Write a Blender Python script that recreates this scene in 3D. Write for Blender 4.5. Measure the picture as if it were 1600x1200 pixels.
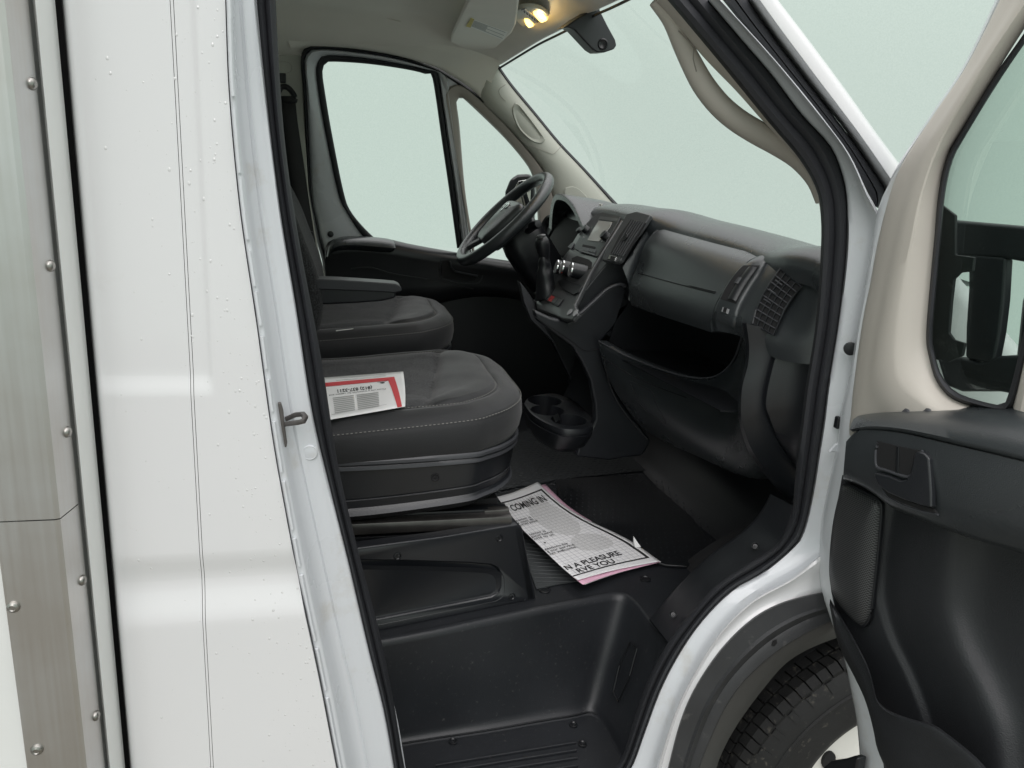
import bpy, bmesh, math, random
from mathutils import Vector, Matrix
random.seed(7)
S = bpy.context.scene
for o in list(bpy.data.objects): bpy.data.objects.remove(o)
COL = S.collection
# ------------------------------------------------------------------ camera
# axes of the place: x towards the truck's nose, y from the passenger side to the driver side, z up (metres)
F = 1230.0                                    # focal length in units of a 1600 x 1200 frame
CAM = Vector((0.0, -1.1, 1.65))
RX = Vector((0.97385312, 0.00576028, -0.22710553))
RY = Vector((-0.21974511, 0.27753276, -0.93524738))
RZ = Vector((0.05764193, 0.9606989, 0.27154194))
cam = bpy.data.cameras.new('camera'); co = bpy.data.objects.new('camera', cam); COL.objects.link(co)
cam.sensor_width = 36; cam.lens = F/1600*36; cam.clip_start = .02; cam.clip_end = 2000
co.matrix_world = Matrix(((RX[0], RX[1], RX[2], CAM[0]), (RY[0], RY[1], RY[2], CAM[1]), (RZ[0], RZ[1], RZ[2], CAM[2]), (0, 0, 0, 1)))
S.camera = co
# ------------------------------------------------------------------ light: even overcast sky, very soft sun
EXPO = 1.0
W = bpy.data.worlds.new('World'); S.world = W; W.use_nodes = True
wn = W.node_tree.nodes; wl = W.node_tree.links
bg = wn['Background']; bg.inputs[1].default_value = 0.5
tc = wn.new('ShaderNodeTexCoord'); wno = wn.new('ShaderNodeTexNoise'); wno.inputs['Scale'].default_value = 720; wno.inputs['Detail'].default_value = 1
wr = wn.new('ShaderNodeValToRGB'); wr.color_ramp.elements[0].position = .3; wr.color_ramp.elements[1].position = .7
wr.color_ramp.elements[0].color = (.550, .648, .592, 1); wr.color_ramp.elements[1].color = (.592, .692, .634, 1)
wl.new(tc.outputs['Generated'], wno.inputs['Vector']); wl.new(wno.outputs['Fac'], wr.inputs['Fac']); # an overcast sky is brighter overhead than at the horizon
sp3 = wn.new('ShaderNodeSeparateXYZ'); wl.new(tc.outputs['Generated'], sp3.inputs[0])
def wm(op, a, b_):
    n_ = wn.new('ShaderNodeMath'); n_.operation = op
    for i, q in enumerate((a, b_)):
        if isinstance(q, (int, float)): n_.inputs[i].default_value = q
        else: wl.new(q, n_.inputs[i])
    return n_.outputs[0]
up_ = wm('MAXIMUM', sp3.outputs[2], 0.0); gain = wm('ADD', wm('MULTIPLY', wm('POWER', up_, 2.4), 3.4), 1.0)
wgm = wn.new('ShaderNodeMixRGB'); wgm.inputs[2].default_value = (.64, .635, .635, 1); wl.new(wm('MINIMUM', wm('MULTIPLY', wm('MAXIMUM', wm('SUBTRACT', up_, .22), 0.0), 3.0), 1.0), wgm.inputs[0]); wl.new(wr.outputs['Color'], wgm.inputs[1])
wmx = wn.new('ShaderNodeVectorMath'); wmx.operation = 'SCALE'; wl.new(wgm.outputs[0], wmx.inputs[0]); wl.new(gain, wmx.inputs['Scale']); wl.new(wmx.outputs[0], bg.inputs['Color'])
sl = bpy.data.lights.new('sun', 'SUN'); so = bpy.data.objects.new('sun', sl); COL.objects.link(so)
sl.energy = .62; sl.angle = math.radians(45); sl.color = (1, .96, .96)
so.rotation_euler = Vector((.16, .70, -.68)).to_track_quat('-Z', 'Y').to_euler()
S.view_settings.view_transform = 'Standard'; S.view_settings.look = 'None'; S.view_settings.exposure = EXPO; S.view_settings.gamma = 1
S.render.engine = 'CYCLES'
S.cycles.max_bounces = 8; S.cycles.transparent_max_bounces = 16

# ------------------------------------------------------------------ measuring helpers
def ray(px, py):
    v = Vector(((px-800)/F, (600-py)/F, -1))
    return Vector((RX.dot(v), RY.dot(v), RZ.dot(v)))
def onp(px, py, p0, n):
    d = ray(px, py); return CAM + d*((Vector(p0)-CAM).dot(n)/d.dot(n))
EX, EY, EZ = Vector((1, 0, 0)), Vector((0, 1, 0)), Vector((0, 0, 1))
def PY(px, py, y): return onp(px, py, (0, y, 0), EY)
def PZ(px, py, z): return onp(px, py, (0, 0, z), EZ)
def PXX(px, py, x): return onp(px, py, (x, 0, 0), EX)
def cat(pts, n, closed=False):
    """smooth curve of n points through pts (any dimension, equal arc steps)"""
    P = [Vector(p) for p in pts]; m = len(P); out = []
    seg = m if closed else m-1
    for i in range(seg):
        a, b, c, d = (P[(i-1) % m] if (closed or i) else P[0]*2-P[1]), P[i], P[(i+1) % m], (P[(i+2) % m] if (closed or i+2 < m) else P[-1]*2-P[-2])
        for k in range(12):
            t = k/12; out.append(.5*((2*b)+(c-a)*t+(2*a-5*b+4*c-d)*t*t+(3*b-a-3*c+d)*t**3))
    out.append(P[0].copy() if closed else P[-1].copy())
    return lin(out, n, closed)
def lin(P, n, closed=False):
    P = [Vector(p) for p in P]
    L = [0]
    for i in range(1, len(P)): L.append(L[-1]+(P[i]-P[i-1]).length)
    res = []; j = 0
    for k in range(n):
        s = L[-1]*k/(n if closed else n-1)
        while j < len(L)-2 and L[j+1] < s: j += 1
        q = (s-L[j])/max(1e-9, L[j+1]-L[j]); res.append(P[j].lerp(P[j+1], min(1, q)))
    return res
def row(pts, y, n=24, curve=True, f=PY):
    """traced line put on the plane y (or from y0 to y1 along it)"""
    P = (cat if curve else lin)([Vector((a, b, 0)) for a, b in pts], n)
    ys = y if isinstance(y, (tuple, list)) else (y, y)
    return [f(p.x, p.y, ys[0]+(ys[1]-ys[0])*i/(n-1)) for i, p in enumerate(P)]

# ------------------------------------------------------------------ materials
MATS = {}
def mat(name, col, rough=.5, metal=0, spec=.5, coat=0, bump=0, bscale=400, var=0, vscale=6, sheen=0, dirt=None, emit=None):
    m = bpy.data.materials.new(name); m.use_nodes = True; nt = m.node_tree; N = nt.nodes; L = nt.links
    b = N['Principled BSDF']; b.inputs['Base Color'].default_value = (*col, 1); b.inputs['Roughness'].default_value = rough
    b.inputs['Metallic'].default_value = metal; b.inputs['Specular IOR Level'].default_value = spec; b.inputs['Coat Weight'].default_value = coat
    b.inputs['Coat Roughness'].default_value = .06
    if sheen: b.inputs['Sheen Weight'].default_value = sheen; b.inputs['Sheen Roughness'].default_value = .6
    g = N.new('ShaderNodeTexCoord')
    if var:
        n = N.new('ShaderNodeTexNoise'); n.inputs['Scale'].default_value = vscale; n.inputs['Detail'].default_value = 5; L.new(g.outputs['Object'], n.inputs['Vector'])
        r = N.new('ShaderNodeMapRange'); r.inputs[1].default_value = .3; r.inputs[2].default_value = .7; r.inputs[3].default_value = 1-var; r.inputs[4].default_value = 1+var
        L.new(n.outputs['Fac'], r.inputs[0]); mx = N.new('ShaderNodeMixRGB'); mx.blend_type = 'MULTIPLY'; mx.inputs[0].default_value = 1; mx.inputs[1].default_value = (*col, 1)
        L.new(r.outputs[0], mx.inputs[2]); L.new(mx.outputs[0], b.inputs['Base Color'])
        r2 = N.new('ShaderNodeMapRange'); r2.inputs[3].default_value = rough*.85; r2.inputs[4].default_value = min(1, rough*1.15); L.new(n.outputs['Fac'], r2.inputs[0]); L.new(r2.outputs[0], b.inputs['Roughness'])
        if dirt:
            n2 = N.new('ShaderNodeTexNoise'); n2.inputs['Scale'].default_value = dirt[1]; n2.inputs['Detail'].default_value = 6; n2.inputs['Roughness'].default_value = .7; L.new(g.outputs['Object'], n2.inputs['Vector'])
            r3 = N.new('ShaderNodeMapRange'); r3.inputs[1].default_value = dirt[2]; r3.inputs[2].default_value = dirt[2]+.14; r3.inputs[4].default_value = dirt[3]; L.new(n2.outputs['Fac'], r3.inputs[0])
            m2 = N.new('ShaderNodeMixRGB'); m2.inputs[2].default_value = (*dirt[0], 1); L.new(r3.outputs[0], m2.inputs[0]); L.new(mx.outputs[0], m2.inputs[1]); L.new(m2.outputs[0], b.inputs['Base Color'])
    if bump:
        n = N.new('ShaderNodeTexNoise'); n.inputs['Scale'].default_value = bscale; n.inputs['Detail'].default_value = 2; L.new(g.outputs['Object'], n.inputs['Vector'])
        bp = N.new('ShaderNodeBump'); bp.inputs['Strength'].default_value = bump; bp.inputs['Distance'].default_value = .001; L.new(n.outputs['Fac'], bp.inputs['Height']); L.new(bp.outputs['Normal'], b.inputs['Normal'])
    if emit: b.inputs['Emission Color'].default_value = (*emit[0], 1); b.inputs['Emission Strength'].default_value = emit[1]
    MATS[name] = m; return m
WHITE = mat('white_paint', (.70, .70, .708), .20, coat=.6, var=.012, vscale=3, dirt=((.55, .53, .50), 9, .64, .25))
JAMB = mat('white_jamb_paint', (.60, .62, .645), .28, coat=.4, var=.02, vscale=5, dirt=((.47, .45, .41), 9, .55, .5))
CAP = mat('white_strip_plastic', (.70, .71, .695), .45, var=.03, vscale=8)
BLK = mat('black_plastic', (.0125, .0140, .0170), .34, spec=.7, bump=.35, bscale=700, var=.06, vscale=9)
BLKS = mat('black_smooth_plastic', (.0088, .0098, .0115), .34, bump=.1, bscale=900, var=.05)
BLKT = mat('black_step_plastic', (.0145, .0162, .0192), .42, bump=.3, bscale=600, var=.12, vscale=7, dirt=((.13, .127, .12), 110, .61, .45))
DSH = mat('dash_plastic', (.030, .0345, .0375), .28, spec=.9, bump=.4, bscale=650, var=.05)
GRY = mat('grey_trim_plastic', (.052, .054, .060), .4, bump=.2, bscale=700)
PIANO = mat('satin_grey_panel', (.055, .058, .060), .28, coat=.2, bump=.05)
DARK = mat('dark_void', (.008, .008, .009), .8)
RUB = mat('rubber_seal', (.018, .019, .023), .62, bump=.15, bscale=500, var=.08, vscale=12)
CHR = mat('chrome', (.75, .76, .76), .15, metal=1)
STEEL = mat('dark_steel', (.36, .35, .33), .3, metal=1, var=.15, vscale=20)
IRON = mat('striker_steel', (.13, .12, .115), .45, metal=.6, var=.2, vscale=40)
BEIGE = mat('beige_trim', (.53, .495, .445), .55, bump=.2, bscale=700, var=.02)
BEIG2 = mat('greige_frame_trim', (.30, .275, .245), .55, bump=.2, bscale=700)
HEAD = mat('headliner_cloth', (.80, .775, .70), .95, bump=.5, bscale=900, var=.04, vscale=5, sheen=.2)
PILL = mat('pillar_trim', (.46, .465, .41), .5, bump=.2, bscale=700)
LEATH = mat('seat_smooth_cloth', (.0065, .0074, .0090), .6, bump=.5, bscale=900, var=.12, vscale=14, sheen=.17)
STI = mat('grey_thread', (.20, .20, .185), .8)
BELT = mat('belt_webbing', (.012, .012, .013), .7, bump=.4, bscale=1200)
PAPER = mat('white_paper', (.84, .85, .84), .75, var=.03, vscale=12)
PINK = mat('pink_paper', (.78, .47, .60), .8)
INK = mat('black_ink', (.02, .02, .022), .7)
INKG = mat('grey_ink', (.45, .46, .45), .8)
RED = mat('red_ink', (.62, .06, .07), .6)
REDB = mat('red_button', (.35, .03, .03), .4)
ORANGE = mat('orange_tag', (.75, .16, .06), .5)
YEL = mat('yellow_label', (.55, .45, .08), .6)
LAB = mat('visor_label', (.88, .88, .84), .6)
FLARE = mat('flare_plastic', (.028, .029, .031), .5, bump=.3, bscale=500, var=.15, vscale=14, dirt=((.13, .125, .12), 30, .6, .6))
LINER = mat('ground_lit_arch_lip', (.060, .060, .057), .55, var=.06)  # return edge of the flare; light from the ground put into this paler grey
TYRE = mat('tyre_rubber', (.013, .013, .0135), .7, bump=.3, bscale=250, var=.2, vscale=20, dirt=((.16, .145, .12), 45, .58, .7))
RIM = mat('white_wheel_paint', (.70, .69, .65), .35, var=.04, dirt=((.45, .40, .32), 20, .55, .6))
SCREEN = mat('screen_glass', (.33, .33, .31), .18, coat=.5)
DIAL = mat('instrument_lens', (.25, .25, .23), .12, coat=1)
AMB = mat('lamp_lit', (.9, .7, .3), .4, emit=((1, .62, .16), 2.2))
AMB2 = mat('lamp_core', (1, .9, .7), .4, emit=((1, .86, .55), 5))
SILV = mat('silver_grey_plastic', (.30, .30, .31), .35)

def nodes_of(m): return m.node_tree.nodes, m.node_tree.links, m.node_tree.nodes['Principled BSDF']
# brushed aluminium: streaks along z
ALU = mat('brushed_aluminium', (.62, .61, .59), .38, metal=1)
N, L, b = nodes_of(ALU)
g = N.new('ShaderNodeTexCoord'); mp = N.new('ShaderNodeMapping'); mp.inputs['Scale'].default_value = (160, 160, 3); n = N.new('ShaderNodeTexNoise'); n.inputs['Scale'].default_value = 1; n.inputs['Detail'].default_value = 6
L.new(g.outputs['Object'], mp.inputs[0]); L.new(mp.outputs[0], n.inputs['Vector'])
r = N.new('ShaderNodeMapRange'); r.inputs[3].default_value = .30; r.inputs[4].default_value = .46; L.new(n.outputs['Fac'], r.inputs[0]); L.new(r.outputs[0], b.inputs['Roughness'])
n3 = N.new('ShaderNodeTexNoise'); n3.inputs['Scale'].default_value = 7; n3.inputs['Detail'].default_value = 5; L.new(g.outputs['Object'], n3.inputs['Vector'])
cr = N.new('ShaderNodeValToRGB'); cr.color_ramp.elements[0].color = (.57, .55, .525, 1); cr.color_ramp.elements[1].color = (.64, .64, .635, 1); cr.color_ramp.elements[0].position = .35; cr.color_ramp.elements[1].position = .65
mm = N.new('ShaderNodeMath'); mm.operation = 'MULTIPLY_ADD'; mm.inputs[1].default_value = .35; L.new(n.outputs['Fac'], mm.inputs[0]); L.new(n3.outputs['Fac'], mm.inputs[2])
mm2 = N.new('ShaderNodeMath'); mm2.operation = 'SUBTRACT'; mm2.inputs[1].default_value = .17; L.new(mm.outputs[0], mm2.inputs[0]); L.new(mm2.outputs[0], cr.inputs['Fac']); L.new(cr.outputs[0], b.inputs['Base Color'])
# woven seat cloth with light flecks
CLOTH = mat('seat_fleck_cloth', (.05, .05, .052), .95, sheen=.12)
N, L, b = nodes_of(CLOTH)
g = N.new('ShaderNodeTexCoord'); n = N.new('ShaderNodeTexNoise'); n.inputs['Scale'].default_value = 420; n.inputs['Detail'].default_value = 3; L.new(g.outputs['Object'], n.inputs['Vector'])
cr = N.new('ShaderNodeValToRGB'); cr.color_ramp.elements[0].position = .42; cr.color_ramp.elements[0].color = (.006, .0065, .0075, 1); cr.color_ramp.elements[1].position = .72; cr.color_ramp.elements[1].color = (.085, .088, .092, 1)
L.new(n.outputs['Fac'], cr.inputs['Fac']); L.new(cr.outputs[0], b.inputs['Base Color'])
bp = N.new('ShaderNodeBump'); bp.inputs['Strength'].default_value = .8; bp.inputs['Distance'].default_value = .0015; L.new(n.outputs['Fac'], bp.inputs['Height']); L.new(bp.outputs[0], b.inputs['Normal'])
# perforated loudspeaker grille (the dark of its holes is painted into the colour)
GRILLE = mat('perforated_grille', (.035, .036, .038), .4)
N, L, b = nodes_of(GRILLE)
g = N.new('ShaderNodeTexCoord'); v = N.new('ShaderNodeTexVoronoi'); v.inputs['Scale'].default_value = 330; v.inputs['Randomness'].default_value = 0; mp = N.new('ShaderNodeMapping'); mp.inputs['Rotation'].default_value = (math.radians(45), 0, 0); mp.inputs['Scale'].default_value = (.0, 1, 1)
L.new(g.outputs['Object'], mp.inputs[0]); L.new(mp.outputs[0], v.inputs['Vector'])
cr = N.new('ShaderNodeValToRGB'); cr.color_ramp.elements[0].position = .36; cr.color_ramp.elements[0].color = (.003, .003, .003, 1); cr.color_ramp.elements[1].position = .46; cr.color_ramp.elements[1].color = (.07, .072, .075, 1)
L.new(v.outputs['Distance'], cr.inputs['Fac']); L.new(cr.outputs[0], b.inputs['Base Color'])
# thin glass
def glass(name, tint, refl=1.0):
    m = bpy.data.materials.new(name); m.use_nodes = True; N = m.node_tree.nodes; L = m.node_tree.links; N.clear()
    o = N.new('ShaderNodeOutputMaterial'); t = N.new('ShaderNodeBsdfTransparent'); t.inputs[0].default_value = (*tint, 1); gl = N.new('ShaderNodeBsdfGlossy'); gl.inputs['Roughness'].default_value = .0
    fr = N.new('ShaderNodeFresnel'); fr.inputs[0].default_value = 1.45; k = N.new('ShaderNodeMath'); k.operation = 'MULTIPLY'; k.inputs[1].default_value = refl; L.new(fr.outputs[0], k.inputs[0])
    mx = N.new('ShaderNodeMixShader'); L.new(k.outputs[0], mx.inputs[0]); L.new(t.outputs[0], mx.inputs[1]); L.new(gl.outputs[0], mx.inputs[2]); L.new(mx.outputs[0], o.inputs[0]); return m
GLASS = glass('window_glass', (.985, .995, .99), .05)
GLASSD = glass('door_glass', (.84, .9, .87), .8)
MIRR = mat('mirror_glass', (.85, .86, .84), .02, metal=1)
GROUND = mat('gravel_ground', (.16, .155, .15), .9, bump=1, bscale=60, var=.25, vscale=3, dirt=((.20, .18, .13), .35, .45, .6))

# ------------------------------------------------------------------ mesh helpers
def obj(name, verts, faces, m, parent=None, smooth=35, bevel=0, sub=0, solid=0, seg=2, fi=None):
    me = bpy.data.meshes.new(name); me.from_pydata([tuple(v) for v in verts], [], faces)
    bm = bmesh.new(); bm.from_mesh(me); bmesh.ops.recalc_face_normals(bm, faces=bm.faces); bm.to_mesh(me); bm.free()
    o = bpy.data.objects.new(name, me); COL.objects.link(o)
    for q in (m if isinstance(m, (list, tuple)) else [m]): me.materials.append(q)
    if fi:
        for p, k in zip(me.polygons, fi): p.material_index = k
    if smooth:
        me.shade_smooth(); me.set_sharp_from_angle(angle=math.radians(smooth))
    if solid:
        md = o.modifiers.new('thickness', 'SOLIDIFY'); md.thickness = abs(solid); md.offset = -1 if solid > 0 else 1
    if bevel:
        md = o.modifiers.new('edge', 'BEVEL'); md.width = bevel; md.segments = seg; md.limit_method = 'ANGLE'; md.angle_limit = math.radians(35); md.harden_normals = True
    if sub:
        md = o.modifiers.new('smooth', 'SUBSURF'); md.levels = sub; md.render_levels = sub
    if parent: o.parent = parent
    return o
def gridf(nr, nc, cr=False, cc=False):
    f = []
    for i in range(nr if cr else nr-1):
        for j in range(nc if cc else nc-1):
            a, b2 = i % nr, (i+1) % nr; c, d = j % nc, (j+1) % nc
            f.append((a*nc+c, a*nc+d, b2*nc+d, b2*nc+c))
    return f
def loft(name, rows, m, parent=None, closed=False, ring=False, caps=False, dens=0, **k):
    """skin through rows of points; ring: rows are closed loops; dens: extra smooth rows"""
    if dens:
        nc = len(rows[0]); cols = [cat([r[j] for r in rows], dens, closed) for j in range(nc)]
        rows = [[cols[j][i] for j in range(nc)] for i in range(dens)]
    nc = len(rows[0]); V = [p for r in rows for p in r]; Fc = gridf(len(rows), nc, closed, ring)
    if caps: Fc += [tuple(range(nc))[::-1], tuple((len(rows)-1)*nc+j for j in range(nc))]
    return obj(name, V, Fc, m, parent, **k)
def plate(name, pts, ext, m, parent=None, bevel=.003, **k):
    """flat outline given thickness by the vector ext"""
    n = len(pts); ext = Vector(ext); V = [Vector(p) for p in pts]+[Vector(p)+ext for p in pts]
    Fc = [tuple(range(n)), tuple(range(2*n-1, n-1, -1))]+[(i, (i+1) % n, n+(i+1) % n, n+i) for i in range(n)]
    return obj(name, V, Fc, m, parent, bevel=bevel, **k)
def frame(d, up=EZ):
    d = Vector(d).normalized(); s = d.cross(Vector(up))
    if s.length < 1e-4: s = d.cross(EX)
    s.normalize(); return s, s.cross(d).normalized(), d
def sweep(name, path, prof, m, parent=None, up=EZ, closed=False, caps=True, scale=None, **k):
    n = len(path); rows = []
    for i, p in enumerate(path):
        a = path[(i-1) % n] if (closed or i) else path[i]; b = path[(i+1) % n] if (closed or i < n-1) else path[i]
        s, u, d = frame(Vector(b)-Vector(a), up); q = scale[i] if scale else 1
        rows.append([Vector(p)+s*x*q+u*y*q for x, y in prof])
    return loft(name, rows, m, parent, closed=closed, ring=True, caps=caps and not closed, **k)
def circ(r, n=10, r2=None): return [(r*math.cos(2*math.pi*i/n), (r2 or r)*math.sin(2*math.pi*i/n)) for i in range(n)]
def rrect(w, h, r=.3, n=4):
    out = []; r = min(w, h)/2*r
    for cx, cy, a in ((1, 1, 0), (-1, 1, 90), (-1, -1, 180), (1, -1, 270)):
        for i in range(n+1):
            t = math.radians(a+90*i/n); out.append((cx*(w/2-r)+r*math.cos(t), cy*(h/2-r)+r*math.sin(t)))
    return out
def tube(name, path, r, m, parent=None, n=10, **k): return sweep(name, path, circ(r, n), m, parent, **k)
def box(name, c, s, m, parent=None, ax=None, bevel=.003, **k):
    ax = ax or (EX, EY, EZ); c = Vector(c); V = []
    for i in (-1, 1):
        for j in (-1, 1):
            for l in (-1, 1): V.append(c+ax[0]*(i*s[0]/2)+ax[1]*(j*s[1]/2)+ax[2]*(l*s[2]/2))
    return obj(name, V, [(0, 1, 3, 2), (4, 6, 7, 5), (0, 4, 5, 1), (2, 3, 7, 6), (0, 2, 6, 4), (1, 5, 7, 3)], m, parent, bevel=bevel, **k)
def lathe(name, c, axis, prof, m, parent=None, n=24, up=EZ, caps=True, sx=1, **k):
    """prof: (radius, height along axis)"""
    s, u, d = frame(axis, up); c = Vector(c)
    rows = [[c+d*h+s*(r*sx*math.cos(2*math.pi*i/n))+u*(r*math.sin(2*math.pi*i/n)) for i in range(n)] for r, h in prof]
    return loft(name, rows, m, parent, ring=True, caps=caps, **k)
def screw(c, axis, r, parent, m=BLKS, name='screw'):
    return lathe(name, c, axis, [(r*1.25, -.002), (r*1.25, .0012), (r*1.05, .0016), (r*.8, -.0006), (r*.4, -.0008), (r*.3, .0006), (.0001, .0008)], m, parent, n=12)
def cut(o, cutters):
    for c in cutters:
        md = o.modifiers.new('cut', 'BOOLEAN'); md.object = c; md.operation = 'DIFFERENCE'; md.solver = 'EXACT'
    # cuts go before the edge rounding
    nm = len(cutters); tot = len(o.modifiers)
    for i in range(nm): o.modifiers.move(tot-nm+i, i)
    bpy.context.view_layer.update(); dg = bpy.context.evaluated_depsgraph_get()
    me = bpy.data.meshes.new_from_object(o.evaluated_get(dg)); o.modifiers.clear(); old = o.data; o.data = me; me.name = o.name
    me.shade_smooth(); me.set_sharp_from_angle(angle=math.radians(30))
    for c in cutters: bpy.data.objects.remove(c)
def empty(name, loc=(0, 0, 0)):
    e = bpy.data.objects.new(name, None); COL.objects.link(e); e.location = loc; return e
def group(name, parent, m=None): ...
def lab(o, t): o['label'] = t; return o
def text_mesh(body, size, bold=0, sx=1):
    cu = bpy.data.curves.new('t', 'FONT'); cu.body = body; cu.size = size; cu.offset = bold
    o = bpy.data.objects.new('t', cu); COL.objects.link(o); bpy.context.view_layer.update()
    me = bpy.data.meshes.new_from_object(o.evaluated_get(bpy.context.evaluated_depsgraph_get()))
    V = [(v.co.x*sx, v.co.y) for v in me.vertices]; Fc = [tuple(p.vertices) for p in me.polygons]
    bpy.data.objects.remove(o); bpy.data.meshes.remove(me); return V, Fc
def merge(parts):
    V = []; Fc = []
    for v, f in parts:
        k = len(V); V += v; Fc += [tuple(i+k for i in q) for q in f]
    return V, Fc
def sstep(a, b, x):
    t = max(0, min(1, (x-a)/(b-a))); return t*t*(3-2*t)

TRUCK = empty('box_truck'); TRUCK['label'] = 'white box truck seen into its black cab through the open passenger door'; TRUCK['category'] = 'truck'
# ================================================================== ground
gr = obj('ground', [(-4, -6, 0), (3.6, -6, 0), (3.6, 3.4, 0), (-4, 3.4, 0)], [(0, 1, 2, 3)], GROUND, smooth=0); gr['kind'] = 'structure'

# ================================================================== cargo box behind the cab
def strip(name, prof, z0, z1, m, parent, **k):
    return loft(name, [[Vector((x, y, z)) for x, y in prof] for z in (z0, z1)], m, parent, ring=True, caps=True, **k)
def xy(px, y, py=600):
    p = PY(px, py, y); return (p.x, p.y)
xa = PY(43, 1200, -.10).x                                   # rear edge of the corner post
c0, c1, c2 = xy(71, -.10), xy(104, -.055), xy(137, .0)
boxp = strip('cargo_box', [(-2.2, -.094), (xa+.03, -.094), (c1[0]-.01, -.03), (c1[0]-.01, .4), (-.40, 2.2), (-2.2, 2.2)], .45, 2.9, CAP, TRUCK)
lab(boxp, 'white cargo box with riveted aluminium corner post')
zj = PY(50, 813, -.10).z
for z0, z1 in ((.42, zj-.0008), (zj+.0008, 2.9)):
    strip('corner_post', [(xa, -.0935), (xa, -.101), (c0[0]-.006, -.101), (c0[0], -.0985), (c1[0], c1[1]), (c1[0]-.006, c1[1]+.008), (c0[0]-.008, -.09)], z0, z1, ALU, boxp, smooth=20)
w1 = Vector((c1[0], c1[1]+.003)); w2 = Vector((c2[0], c2[1]+.004)); nn = Vector((w2.y-w1.y, -(w2.x-w1.x))).normalized()
strip('cap_strip', [tuple(w1.lerp(w2, t)+nn*.009*math.sin(math.pi*min(1, t*.75+.25))) for t in [i/8 for i in range(9)]]+[(w2.x, w2.y+.006), (w1.x, w1.y+.012)], .42, 2.9, CAP, boxp, smooth=25)
strip('gasket', [(c2[0]-.06, .05), (c2[0]+.03, .05), (c2[0]+.03, .09), (c2[0]-.06, .09)], .42, 2.9, DARK, boxp)
ndir = Vector((c1[1]-c0[1], -(c1[0]-c0[0]), 0)).normalized()
for px, py in ((50, 131), (80, 415), (109, 674), (135, 905), (158, 1116)):
    p = PY(px, py, c1[1]-.008); p.x = c0[0]+(c1[0]-c0[0])*.78; p.y = c0[1]+(c1[1]-c0[1])*.78
    lathe('rivet', p, ndir, [(.0072, -.002), (.0072, .001), (.0064, .003), (.0042, .0046), (.002, .0052), (.0001, .0046)], STEEL, boxp, n=14)
for px, py in ((21, 948), (58, 1171)):
    lathe('rivet', PY(px, py, -.101), -EY, [(.0082, -.002), (.0082, .001), (.007, .0034), (.004, .005), (.003, .0036), (.0001, .0036)], STEEL, boxp, n=14)

# ================================================================== cab side behind the door
SEAM = [(352, -30), (353, 0), (359, 150), (376, 330), (401, 500), (426, 680), (447, 800), (470, 920), (500, 1060), (527, 1200), (535, 1240)]
def tumble(z): return .004*max(0, z-1.40)
zA, zB = PY(235, 584, 0).z, PY(235, 620, 0).z
zC, zD, zE = PY(300, 862, 0).z, PY(300, 908, 0).z, PY(300, 975, 0).z
x_r = PY(141, 600, 0).x
xr1, xr2 = PY(306, 300, 0).x, PY(324, 300, 0).x
def skin_y(x, z):
    y = tumble(z)
    y += .0055*(1-sstep(xr1, xr2, x))*sstep(zB, zA, z)
    y += .010*sstep(zC, zD, z)*0 + .0065*(1-sstep(zD, zC, z))*sstep(zE, zD, z)
    y -= .0065*(1-sstep(zE, zD, z))
    e = x-(x_r-.002)
    y = tumble(z)+(y-tumble(z))*sstep(0, .02, e)+.004*(1-sstep(0, .05, e))
    y += .022*(1-sstep(0, .016, e))**2
    return y
seam3 = cat([PY(a, b, .0) for a, b in SEAM], 90)
def seam_x(z):
    for a, b in zip(seam3, seam3[1:]):
        if b.z <= z <= a.z: return a.x+(b.x-a.x)*(a.z-z)/max(1e-6, a.z-b.z)
    return seam3[0].x if z > seam3[0].z else seam3[-1].x
zt, zb = 1.95, .55
def skin(name, fx0, fx1, nc, parent):
    zs = sorted(set([zb+(zt-zb)*i/90 for i in range(91)]+[zA+(zB-zA)*i/8 for i in range(9)]+[zE+(zC-zE)*i/20 for i in range(21)]), reverse=True)
    rows = []
    for z in zs:
        a, b = fx0(z), fx1(z); r = []
        for j in range(nc): x = a+(b-a)*j/(nc-1); r.append(Vector((x, skin_y(x, z), z)))
        last = r[-1]; r0 = r[0]
        rows.append([Vector((r0.x, r0.y+.012, z))]+r+[Vector((last.x, last.y+.012, z))])
    return loft(name, rows, WHITE, parent, smooth=50)
xs1, xs2 = PY(297.3, 600, 0).x, PY(302, 600, 0).x
SEAMG = mat('seam_grey', (.30, .28, .27), .8)  # grey-brown backing that shows in the open joints
side = skin('side_panel', lambda z: x_r, lambda z: xs1-.0004, 40, TRUCK); lab(side, 'white painted cab side behind the door, wet with raindrops')
skin('seam_strip', lambda z: xs1+.0004, lambda z: xs2-.0004, 3, side)
skin('side_panel', lambda z: xs2+.0004, lambda z: seam_x(z)-.0012, 30, side)
strip('seam_backing', [(xs1-.02, .06), (xs2+.02, .06), (xs2+.02, .07), (xs1-.02, .07)], zb, zt, SEAMG, side)
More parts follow.
